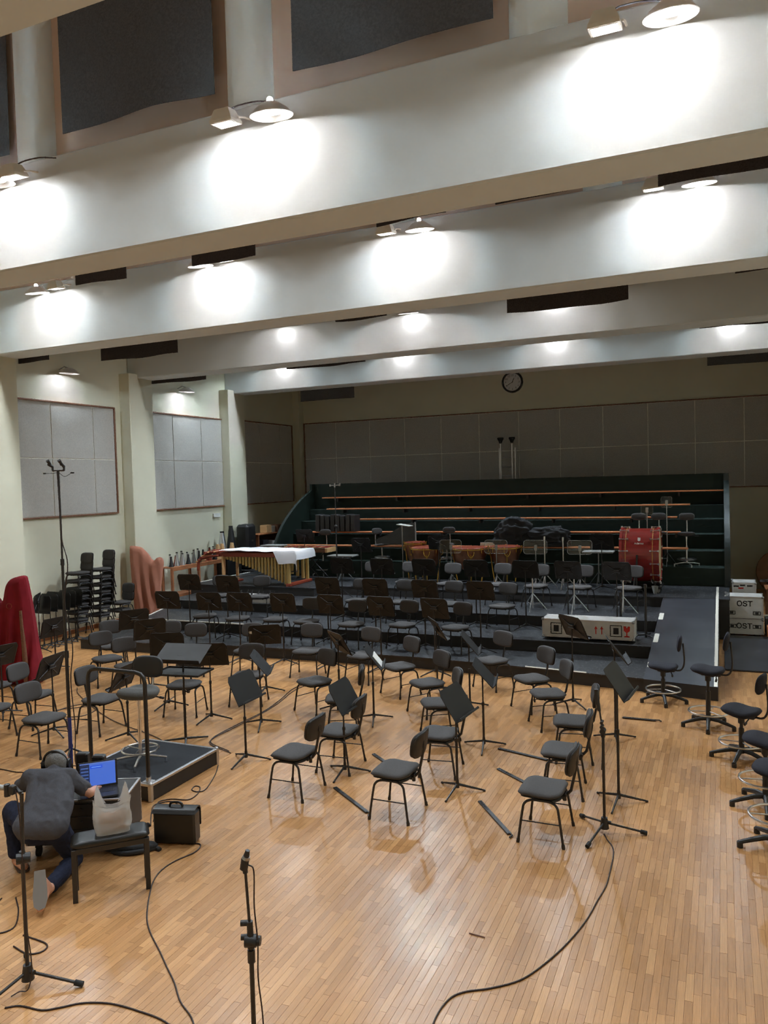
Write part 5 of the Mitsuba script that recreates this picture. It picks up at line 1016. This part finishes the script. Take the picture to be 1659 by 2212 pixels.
strap('black endpin board on the parquet left of the rightmost front chair', (-2.31, 7.54), (-1.84, 6.92))
strap('longest black endpin board reaching under the second right hand chair', (-2.54, 9.12), (-1.90, 8.92))
strap('black endpin board under the rightmost front chair seat, half hidden', (-2.37, 8.47), (-1.95, 8.14))
strap('short black endpin board right behind the middle front chair', (-3.91, 8.44), (-3.62, 8.2))
strap('thin black endpin board at the foot of the stool nearest the ramp', (-1.28, 10.85), (-0.85, 10.85), False)

# ------------------------------------------------------------------ cables on the floor
def cable(label, pts, r=0.0055, z=0.006):
    p = np.array(pts, float); p = np.c_[p, np.full(len(p), z)] if p.shape[1] == 2 else p
    k = A('floor_cable', tube(spline(p, 6), r, 6), 'mat_cable', smooth=True); L(k, label, 'cable')
cable('long dark cable sweeping from the right tripod stand to the bottom centre', [[-1.03, 7.22], [-0.99, 7.12], [-0.93, 7.0], [-0.9, 6.83], [-0.89, 6.53], [-0.89, 6.29], [-0.92, 6.06], [-0.96, 5.74], [-1.04, 5.4], [-1.14, 5.11], [-1.25, 4.89], [-1.41, 4.74], [-1.56, 4.64], [-1.63, 4.52], [-1.64, 4.29], [-1.55, 4.0]])
cable('dark cable running from the briefcase past the bench leg to the bottom edge', [[-4.6, 5.72], [-4.45, 5.75], [-4.4, 5.61], [-4.46, 5.42], [-4.47, 5.24], [-4.41, 5.06], [-4.27, 4.84], [-4.12, 4.64], [-4.02, 4.53], [-3.89, 4.42], [-3.71, 4.29], [-3.54, 4.16], [-3.38, 4.04], [-3.22, 3.9], [-3.02, 3.77], [-2.8, 3.5]])
cable('dark cable from the left foreground microphone stand along the bottom left', [[-4.24, 3.44], [-4.16, 3.49], [-4.0, 3.51], [-3.91, 3.57], [-3.8, 3.66], [-3.63, 3.72], [-3.41, 3.73], [-3.18, 3.71], [-2.9, 3.6]])
cable('thin dark cable looping on the parquet right of the conductor podium', [[-5.5, 7.5], [-5.36, 7.25], [-5.2, 6.86], [-5.23, 6.76], [-5.33, 6.78], [-5.36, 6.88], [-5.28, 6.86], [-5.2, 6.7], [-5.2, 6.55], [-5.38, 6.5], [-5.46, 6.40], [-5.38, 6.27], [-5.2, 6.0]])
cable('pair of cables crossing the parquet behind the podium, upper one', [[-5.6, 7.9], [-6.1, 8.15], [-6.14, 8.71], [-6.13, 9.37], [-6.18, 9.97], [-6.31, 10.74], [-6.2, 11.4]])
cable('pair of cables crossing the parquet behind the podium, lower one', [[-5.66, 7.95], [-6.12, 8.2], [-6.18, 8.8], [-6.16, 9.5], [-6.24, 10.1], [-6.38, 10.9], [-6.1, 11.5]])
cable('dark cable running between the violins chairs towards the podium', [[-9.9, 9.7], [-9.58, 9.41], [-8.7, 8.85], [-7.92, 8.44], [-6.99, 8.12], [-6.6, 7.9], [-6.4, 7.62]])
cable('dark cable at the left photo edge behind the kneeling person', [[-8.5, 6.5], [-7.93, 6.52], [-7.69, 6.51], [-7.43, 6.5], [-6.8, 6.1], [-6.2, 5.75]])
cable('curled cable lying under the violins music stand on the left', [[-8.9, 8.9], [-9.2, 8.6], [-9.0, 8.35], [-8.6, 8.5], [-8.7, 8.9], [-9.1, 8.95], [-9.15, 8.5], [-8.8, 8.3], [-8.4, 8.4]])
cable('two part cable from the flight case cart under the podium edge', [[-5.15, 5.9], [-5.35, 6.15], [-5.45, 6.33], [-5.3, 6.45], [-5.0, 6.2], [-4.9, 5.9]])
cable('small loop of cable at the left photo edge beside the stand', [[-4.75, 3.95], [-4.58, 3.92], [-4.5, 3.98], [-4.55, 4.06], [-4.8, 4.08]])
cable('dark coiled cable near the left photo edge behind the stand', [[-5.3, 4.45], [-5.1, 4.3], [-4.95, 4.12], [-5.05, 4.02], [-5.3, 4.2], [-5.4, 4.4]])
k = A('thin_stick', cyl((-1.72, 5.28, 0.006), (-1.60, 5.27, 0.006), 0.004), 'mat_dark_wood'); L(k, 'thin short brown stick lying on the open parquet in the foreground', 'stick')
# ------------------------------------------------------------------ bench, bag, briefcase
t = thing('piano_bench', 'black padded piano bench standing askew beside the kneeling person', 'bench')
P4 = np.array([(-4.78, 4.54), (-4.36, 4.95), (-4.52, 5.12), (-4.94, 4.76)]); c2 = P4.mean(0); ang = math.degrees(math.atan2(0.40, 0.42)); to = put(c2[0], c2[1], 0, ang)
w, d = 0.60, 0.25
A('seat', mv(pad(w + 0.01, d + 0.01, 0.06, e=12, nr=6, na=48, q=8), 0, 0, 0.455), 'mat_leather', t, smooth=True, to=to)
A('apron', box(-w / 2 + 0.01, w / 2 - 0.01, -d / 2 + 0.01, d / 2 - 0.01, 0.385, 0.43, 0.004), 'mat_black_metal', t, to=to)
for sx in (-1, 1):
    for sy in (-1, 1): A('leg', box(sx * (w / 2 - 0.02) - 0.019, sx * (w / 2 - 0.02) + 0.019, sy * (d / 2 - 0.02) - 0.019, sy * (d / 2 - 0.02) + 0.019, 0, 0.43, 0.003), 'mat_black_metal', t, to=to)
A('knob', cat_([cyl((0.02, d / 2 - 0.02, 0.40), (0.02, d / 2 + 0.03, 0.40), 0.02)]), 'mat_black_plastic', t, to=to)

# plastic carrier bag with two handles, standing on the bench
def carrier_bag():
    nu, nz = 80, 26; v, f = [], []
    for j in range(nz):
        q = j / (nz - 1); z = 0.27 * q
        for i in range(nu):
            a = 2 * math.pi * i / nu; c, s = math.cos(a), math.sin(a); e = 0.45
            hx, hy = 0.132 + 0.008 * math.sin(3 * q), 0.075 * (1 - 0.45 * q)
            x = hx * abs(c) ** e * (1 if c > 0 else -1); y = hy * abs(s) ** e * (1 if s > 0 else -1)
            n = 0.016 * (1 - 2 * abs(meshkit.noise(np.array([[x * 16 + 5, y * 16, z * 11]]), 4)[0] * 2 - 1)) * min(1.0, q * 4)
            dip = 0.0
            if q > 0.6: dip = -0.07 * ((q - 0.6) / 0.4) * max(0, math.cos(x / 0.132 * 1.57)) ** 0.7
            v.append((x + n * c, y + n * s, z + dip + (0.004 if j else 0)))
    for j in range(nz - 1):
        for i in range(nu):
            k = (i + 1) % nu; a, b = j * nu + i, j * nu + k; f += [[a, b, b + nu], [a, b + nu, a + nu]]
    v.append((0, 0, 0.004)); o = len(v) - 1
    for i in range(nu): f.append([o, (i + 1) % nu, i])
    body = trimesh.Trimesh(v, f, process=False)
    hs = []
    for sx in (-1, 1):                       # handle loops, thin film
        p = [(sx * 0.135, -0.05, 0.25), (sx * 0.132, -0.035, 0.31), (sx * 0.118, -0.012, 0.375), (sx * 0.108, 0.0, 0.395), (sx * 0.118, 0.012, 0.375), (sx * 0.132, 0.035, 0.31), (sx * 0.135, 0.05, 0.25)]
        inn = [(sx * 0.045, -0.045, 0.22), (sx * 0.075, -0.03, 0.285), (sx * 0.092, -0.010, 0.35), (sx * 0.10, 0.0, 0.375), (sx * 0.092, 0.010, 0.35), (sx * 0.075, 0.03, 0.285), (sx * 0.045, 0.045, 0.22)]
        a, b = spline(p, 4), spline(inn, 4); n = len(a); vv = np.vstack([a, b]); ff = []
        for i in range(n - 1): ff += [[i, i + 1, n + i + 1], [i, n + i + 1, n + i]]
        hs.append(trimesh.Trimesh(vv, ff, process=False))
    return body, hs
body, hs = carrier_bag()
to = put(-4.635, 4.86, 0.487, ang + 2)
t = thing('carrier_bag', 'white translucent plastic carrier bag standing on the black piano bench', 'plastic bag')
A('film', body, 'mat_bag', t, smooth=50, to=to)
for h in hs: A('handle', h, 'mat_bag', t, smooth=True, to=to)
k = A('parcel', box(-0.10, 0.10, -0.030, 0.030, 0.010, 0.15, 0.01), 'mat_tamtam', to=to); L(k, 'grey brown parcel showing through the plastic carrier bag', 'parcel')

t = thing('briefcase', 'black leather briefcase standing on the parquet right of the bench', 'briefcase'); to = put(-4.70, 5.74, 0, 196).scale([0.84, 1, 1])
A('body', box(-0.24, 0.24, -0.075, 0.075, 0.0, 0.30, 0.02), 'mat_leather', t, to=to)
fl = spline([(0.08, 0.30), (0.04, 0.325), (-0.04, 0.33), (-0.085, 0.30), (-0.092, 0.22), (-0.090, 0.14)], 4); inn = fl + np.array([0.0, 0]) 
pl = [tuple(q) for q in fl] + [(q[0] + 0.010, q[1] - 0.008) for q in fl[::-1]]
FLAP = M4(extr(Polygon(pl).buffer(0.0005), 0.485), np.array([[0, 0, 1, -0.2425], [1, 0, 0, 0], [0, 1, 0, 0], [0, 0, 0, 1.0]])); FLAP.fix_normals()
A('flap', FLAP, 'mat_leather', t, to=to)
A('handle', tube(spline([(-0.075, 0, 0.325), (-0.06, 0, 0.36), (0, 0, 0.372), (0.06, 0, 0.36), (0.075, 0, 0.325)], 5), 0.012, 8), 'mat_leather', t, smooth=True, to=to)
for x in (-0.12, 0.12): A('strap', box(x - 0.018, x + 0.018, -0.1, -0.088, 0.07, 0.25, 0.002), 'mat_leather', t, to=to); A('buckle', box(x - 0.02, x + 0.02, -0.105, -0.098, 0.10, 0.14, 0.002), 'mat_steel', t, to=to)
st = spline([(-4.92, 5.62, 0.18), (-5.02, 5.52, 0.06), (-5.12, 5.36, 0.02), (-5.0, 5.33, 0.018), (-4.86, 5.40, 0.025), (-4.78, 5.52, 0.02), (-4.72, 5.52, 0.012)], 6)
A('shoulder_strap', tube(st, 0.022, 6), 'mat_black_cloth', t, smooth=True)
s = pad(0.52, 0.16, 0.07, e=2.4, nr=6, na=28, q=3); k = A('cloth_bag', mv(rot(s, 25, [0, 0, 1]), -5.0, 5.44, 0.037), 'mat_black_cloth', smooth=True); L(k, 'flat black cloth bag lying between bench and briefcase', 'bag')

# ------------------------------------------------------------------ equipment cart and laptop
t = thing('equipment_cart', 'black rack case on casters that the kneeling person leans over', 'rack case'); to = put(-5.46, 5.38, 0, 25)
A('body', box(-0.45, 0.45, -0.25, 0.25, 0.12, 0.52, 0.006), 'mat_case_black', t, to=to)
for x in (-0.45, 0.43):
    for y in (-0.25, 0.23): A('edge_profile', box(x, x + 0.02, y, y + 0.02, 0.12, 0.525, 0.003), 'mat_alu', t, to=to)
for y in (-0.25, 0.23): A('edge_profile', box(-0.45, 0.45, y, y + 0.02, 0.505, 0.525, 0.003), 'mat_alu', t, to=to)
for x in (-0.45, 0.43): A('edge_profile', box(x, x + 0.02, -0.25, 0.25, 0.505, 0.525, 0.003), 'mat_alu', t, to=to)
for i in range(3): A('rack_unit', cat_([box(-0.40, 0.40, -0.258, -0.25, 0.16 + 0.115 * i, 0.26 + 0.115 * i, 0.002)] + [cyl((-0.3 + 0.12 * j, -0.27, 0.21 + 0.115 * i), (-0.3 + 0.12 * j, -0.255, 0.21 + 0.115 * i), 0.016) for j in range(6)]), 'mat_black_plastic', t, to=to)
for x in (-0.36, 0.36):
    for y in (-0.18, 0.18): A('caster', cat_([cyl((x - 0.015, y, 0.045), (x + 0.015, y, 0.045), 0.045, n=18), box(x - 0.025, x + 0.025, y - 0.02, y + 0.02, 0.08, 0.12)]), 'mat_rubber', t, to=to)
t = thing('laptop', 'open black laptop with blue screen on the rack case', 'laptop')
hl, hr = np.array([-5.43, 5.33]), np.array([-5.19, 5.56]); hm = (hl + hr) / 2; la = math.degrees(math.atan2(*(hr - hl)[::-1])); to = put(hm[0] - 0.02, hm[1] - 0.02, 0.525, la)
A('base', box(-0.172, 0.172, -0.245, 0.0, 0.0, 0.02, 0.004), 'mat_black_plastic', t, to=to)
A('keyboard', cat_([box(-0.155 + 0.0215 * i, -0.155 + 0.0215 * i + 0.018, -0.14 + 0.024 * j, -0.12 + 0.024 * j, 0.02, 0.0225) for i in range(14) for j in range(5)]), 'mat_stencil', t, to=to)
A('touchpad', box(-0.05, 0.05, -0.225, -0.16, 0.0195, 0.0208), 'mat_case_black', t, to=to)
LID = T().translate([hm[0] - 0.02, hm[1] - 0.02, 0.545]).rotate([0, 0, 1], la).rotate([1, 0, 0], -12)
A('lid', box(-0.172, 0.172, -0.004, 0.006, 0.0, 0.235, 0.003), 'mat_black_plastic', t, to=LID)
def screen(p, n, uv):
    u, v = uv.x, uv.y
    base = mi.Color3f(0.055, 0.14, 0.58); side_ = u < 0.27
    rows = dr.abs(v * 7 - dr.floor(v * 7) - 0.5)
    c = dr.select(side_, mix((0.012, 0.02, 0.06), (0.05, 0.10, 0.30), mi.Float(dr.select((rows < 0.22) & (u > 0.03) & (u < 0.24) & (v < 0.9), 1.0, 0.0))), base)
    c = dr.select((u > 0.29) & (u < 0.64) & (v > 0.74) & (v < 0.87), mi.Color3f(0.02, 0.08, 0.62), c)
    c = dr.select((u > 0.33) & (u < 0.60) & (v > 0.79) & (v < 0.82), mi.Color3f(0.15, 0.35, 0.9), c)
    c = dr.select(v > 0.95, mi.Color3f(0.10, 0.17, 0.48), c)
    return c
SC = trimesh.Trimesh([(-0.155, -0.0055, 0.02), (0.155, -0.0055, 0.02), (0.155, -0.0055, 0.225), (-0.155, -0.0055, 0.225)], [[0, 1, 2], [0, 2, 3]], process=False)
A('screen', SC, 'mat_black_plastic', t, to=LID, uv=np.array([(0, 0), (1, 0), (1, 1), (0, 1)], float), emitter={'type': 'area', 'radiance': proc(screen)}); L(t + '__screen', 'lit blue screen with a dark track list at its left')

# ------------------------------------------------------------------ the kneeling person, seen from behind, bent over the cart
J = dict(neck=(-5.52, 5.10, 0.80), head=(-5.585, 5.18, 0.815), rsh=(-5.40, 5.14, 0.735), lsh=(-5.69, 5.00, 0.735), relb=(-5.20, 5.19, 0.60), rhand=(-5.30, 5.36, 0.56), lelb=(-5.92, 5.05, 0.60), lhand=(-5.83, 5.24, 0.56),
         chest=(-5.48, 5.02, 0.70), waist=(-5.34, 4.86, 0.58), rhip=(-5.20, 4.80, 0.45), lhip=(-5.38, 4.71, 0.45), rknee=(-5.24, 5.02, 0.075), rank=(-5.00, 4.50, 0.10), lknee=(-5.76, 4.84, 0.50), lank=(-5.68, 4.80, 0.09))
J = {k: np.array(v) for k, v in J.items()}
def limb(a, ra, b, rb): return bone((J[a], ra), (J[b], rb))
body = [bone((J['chest'] + [0, 0, 0.02], 0.05), (J['neck'], 0.05)), bone((J['neck'], 0.052), (J['head'], 0.06)), bone((J['head'] + [0.02, -0.01, 0.02], 0.092), (J['head'] + [-0.035, 0.05, -0.03], 0.072), (J['head'] + [-0.01, 0.035, 0.02], 0.09)),
        limb('rsh', 0.055, 'relb', 0.042), limb('relb', 0.042, 'rhand', 0.030), limb('lsh', 0.055, 'lelb', 0.042), limb('lelb', 0.042, 'lhand', 0.030),
        bone((J['rsh'], 0.05), (J['lsh'], 0.05), (J['chest'], 0.09)), bone((J['chest'], 0.09), (J['waist'], 0.085)), bone((J['waist'], 0.085), (J['rhip'], 0.08), (J['lhip'], 0.08)),
        limb('rhip', 0.08, 'rknee', 0.055), limb('rknee', 0.055, 'rank', 0.042), limb('lhip', 0.08, 'lknee', 0.058), limb('lknee', 0.055, 'lank', 0.042)]
hd = J['head']
for sx in (-1, 1):    # ears, eyes, nose, mouth on the face turned down to the cart
    e = np.array([0.86, 0.43, 0]) * sx
    body.append(bone((hd + e * 0.09 + [0.0, 0.01, -0.005], 0.016), (hd + e * 0.092 + [0, 0.01, 0.025], 0.014)))
fw = np.array([-0.30, 0.62, -0.55]); fw /= np.linalg.norm(fw)
body += [bone((hd + fw * 0.10 + [0, 0, 0.0], 0.014), (hd + fw * 0.115 + [0.01, -0.02, -0.035], 0.016))]
def hand(h, d, s):
    d = np.array(d, float); d /= np.linalg.norm(d); side_ = np.cross(d, [0, 0, 1.0]); side_ /= np.linalg.norm(side_)
    out = [bone((h, 0.027), (h + d * 0.075 + side_ * 0.03, 0.016), (h + d * 0.075 - side_ * 0.03, 0.016))]
    for i, l in enumerate((0.062, 0.072, 0.067, 0.052)):
        b = h + d * 0.082 + side_ * (0.031 - 0.0207 * i); m_ = b + d * l * 0.55 + [0, 0, 0.006]; e = b + d * l + [0, 0, -0.012]
        out += [bone((b, 0.010), (m_, 0.009)), bone((m_, 0.009), (e, 0.0078))]
    th = h + d * 0.02 + side_ * s * 0.03; out += [bone((th, 0.013), (th + d * 0.035 + side_ * s * 0.025, 0.010)), bone((th + d * 0.035 + side_ * s * 0.025, 0.010), (th + d * 0.065 + side_ * s * 0.022, 0.0085))]
    return out
body += hand(J['rhand'], (-0.35, 0.5, -0.15), -1) + hand(J['lhand'], (0.25, 0.6, -0.15), 1)
# feet: right one up on its toes, left one flat
rh_, rt_ = np.array([-4.985, 4.42, 0.235]), np.array([-4.90, 4.335, 0.03])
body += [bone((J['rank'] + [0.0, -0.01, 0.03], 0.042), (rh_, 0.036), (rt_ + [0, 0, 0.03], 0.03))]
lf_ = np.array([-5.60, 4.80, 0.045]); lt_ = np.array([-5.80, 4.92, 0.035])
body += [bone((J['lank'], 0.042), (lf_, 0.036)), bone((lf_, 0.036), (lt_, 0.03))]
p_ = thing('person', 'kneeling person in dark grey t-shirt and jeans bent over the rack case, seen from behind', 'person')
A('body', man(union(body), 0.012, 6), 'mat_skin', p_, smooth=True)
def cloth(parts, ref, n, wr, seed):
    m = man(union(parts), ref, n); v = m.vertices; nr = m.vertex_normals
    w1 = meshkit.fbm(v * [26, 26, 14] + seed, 3, seed) - 0.5
    m.vertices = v + nr * (wr * w1)[:, None]; return m
def mid(a, b, q): return J[a] * (1 - q) + J[b] * q
shirt = [bone((J['rsh'] + [0.01, 0, 0.0], 0.082), (J['lsh'] + [-0.01, 0, 0], 0.082), (J['chest'], 0.14)), bone((J['chest'] + [0.07, 0.03, 0], 0.12), (J['chest'] + [-0.08, -0.03, 0], 0.12), (J['waist'] + [0.08, 0.03, 0.0], 0.12), (J['waist'] + [-0.08, -0.04, 0.0], 0.12)),
         bone((J['waist'] + [0.08, 0.03, 0], 0.118), (J['waist'] + [-0.08, -0.04, 0], 0.118), (J['rhip'] + [0.01, -0.03, 0.035], 0.118), (J['lhip'] + [-0.01, -0.03, 0.035], 0.118)),
         bone((J['rsh'], 0.072), (mid('rsh', 'relb', 0.72), 0.066)), bone((J['lsh'], 0.072), (mid('lsh', 'lelb', 0.72), 0.066)), bone((J['neck'] + [0.01, -0.015, -0.01], 0.066), (J['chest'], 0.12))]
A('shirt', cloth(shirt, 0.016, 8, 0.022, 4), 'mat_shirt', p_, smooth=True); L(p_ + '__shirt', 'dark grey t-shirt')
jeans = [bone((J['rhip'] + [0, 0, -0.02], 0.112), (J['lhip'] + [0, 0, -0.02], 0.112)), bone((J['rhip'], 0.108), (J['rknee'] + [0, 0, 0.01], 0.074)), bone((J['rknee'], 0.074), (mid('rknee', 'rank', 0.86), 0.062)), bone((J['lhip'], 0.108), (J['lknee'], 0.080)), bone((J['lknee'], 0.080), (mid('lknee', 'lank', 0.85), 0.062))]
A('jeans', cloth(jeans, 0.016, 6, 0.026, 9), 'mat_jeans', p_, smooth=True); L(p_ + '__jeans', 'dark blue jeans')
hair = [bone((hd + [0.025, -0.02, 0.028], 0.094), (hd + [-0.02, 0.03, 0.03], 0.092), (hd + [0.03, -0.015, 0.0], 0.088))]
A('hair', cloth(hair, 0.010, 2, 0.010, 6), 'mat_hair', p_, smooth=True); L(p_ + '__hair', 'short grey hair')
dn = (rt_ - rh_) / np.linalg.norm(rt_ - rh_); sw = np.array([0.70, 0.70, 0]); on = np.cross(dn, sw); on /= np.linalg.norm(on)
if on[1] > 0: on = -on
sole = M4(extr(Polygon([(-0.035, -0.05), (0.035, -0.05), (0.046, 0.08), (0.048, 0.16), (0.03, 0.215), (-0.01, 0.225), (-0.04, 0.20), (-0.047, 0.12), (-0.038, 0.02)]).buffer(0.006), 0.022), np.eye(4))
Rm = np.eye(4); Rm[:3, 0] = sw; Rm[:3, 1] = dn; Rm[:3, 2] = on; Rm[:3, 3] = rh_ + on * 0.034 - dn * 0.0
so = M4(sole, Rm); so.fix_normals(); so.apply_translation([0, 0, max(0, 0.004 - so.bounds[0][2])]); A('shoe_sole', so, 'mat_sole', p_); L(p_ + '__shoe_sole', 'grey shoe sole turned to the camera')
dl_ = (lt_ - lf_); dl_[2] = 0; dl_ /= np.linalg.norm(dl_); la2 = math.degrees(math.atan2(dl_[1], dl_[0]))
s2 = rot(M4(extr(rrect(0.29, 0.10, 0.045), 0.022), np.eye(4)), la2, [0, 0, 1]); A('shoe_sole', mv(s2, *( (lf_ + lt_) / 2 * [1, 1, 0] + [0, 0, 0.001])), 'mat_sandal', p_)
for q2 in (0.25, 0.75): A('sandal_strap', tube([tuple((lf_ * (1 - q2) + lt_ * q2) + np.array([-dl_[1], dl_[0], 0]) * 0.045 * s_ + [0, 0, 0.0 if abs(s_) > .9 else 0.038]) for s_ in (-1, -0.6, 0, 0.6, 1)], 0.010, 6), 'mat_sandal', p_)
t = thing('headphones', 'large black headphones on the head of the kneeling person', 'headphones')
ex = np.array([0.86, 0.43, 0.0]); upv = np.array([0.10, -0.22, 0.97])
A('headband', tube([hd + ex * 0.112 * math.cos(a) + upv * 0.135 * math.sin(a) for a in np.linspace(0.05, math.pi - 0.05, 14)], 0.011, 8), 'mat_black_plastic', t, smooth=True)
for s in (-1, 1): A('ear_cup', M4(lathe([(0, -0.022), (0.038, -0.022), (0.046, -0.008), (0.044, 0.016), (0, 0.024)], 22), trimesh.transformations.translation_matrix(hd + ex * 0.112 * s + [0, 0.01, 0.0]) @ trimesh.geometry.align_vectors([0, 0, 1], ex * s)), 'mat_black_plastic', t, smooth=40)
for i, (dx, l) in enumerate(((-5.62, 'left'), (-5.42, 'right'))):
    k = A('monitor_device', rot(box(dx - 0.06, dx + 0.06, 5.50, 5.58, 0.525, 0.80, 0.012), 20, [0, 0, 1], (dx, 5.54, 0.6)), 'mat_black_plastic'); L(k, 'black upright device on the rack case behind the head, %s one' % l, 'device')
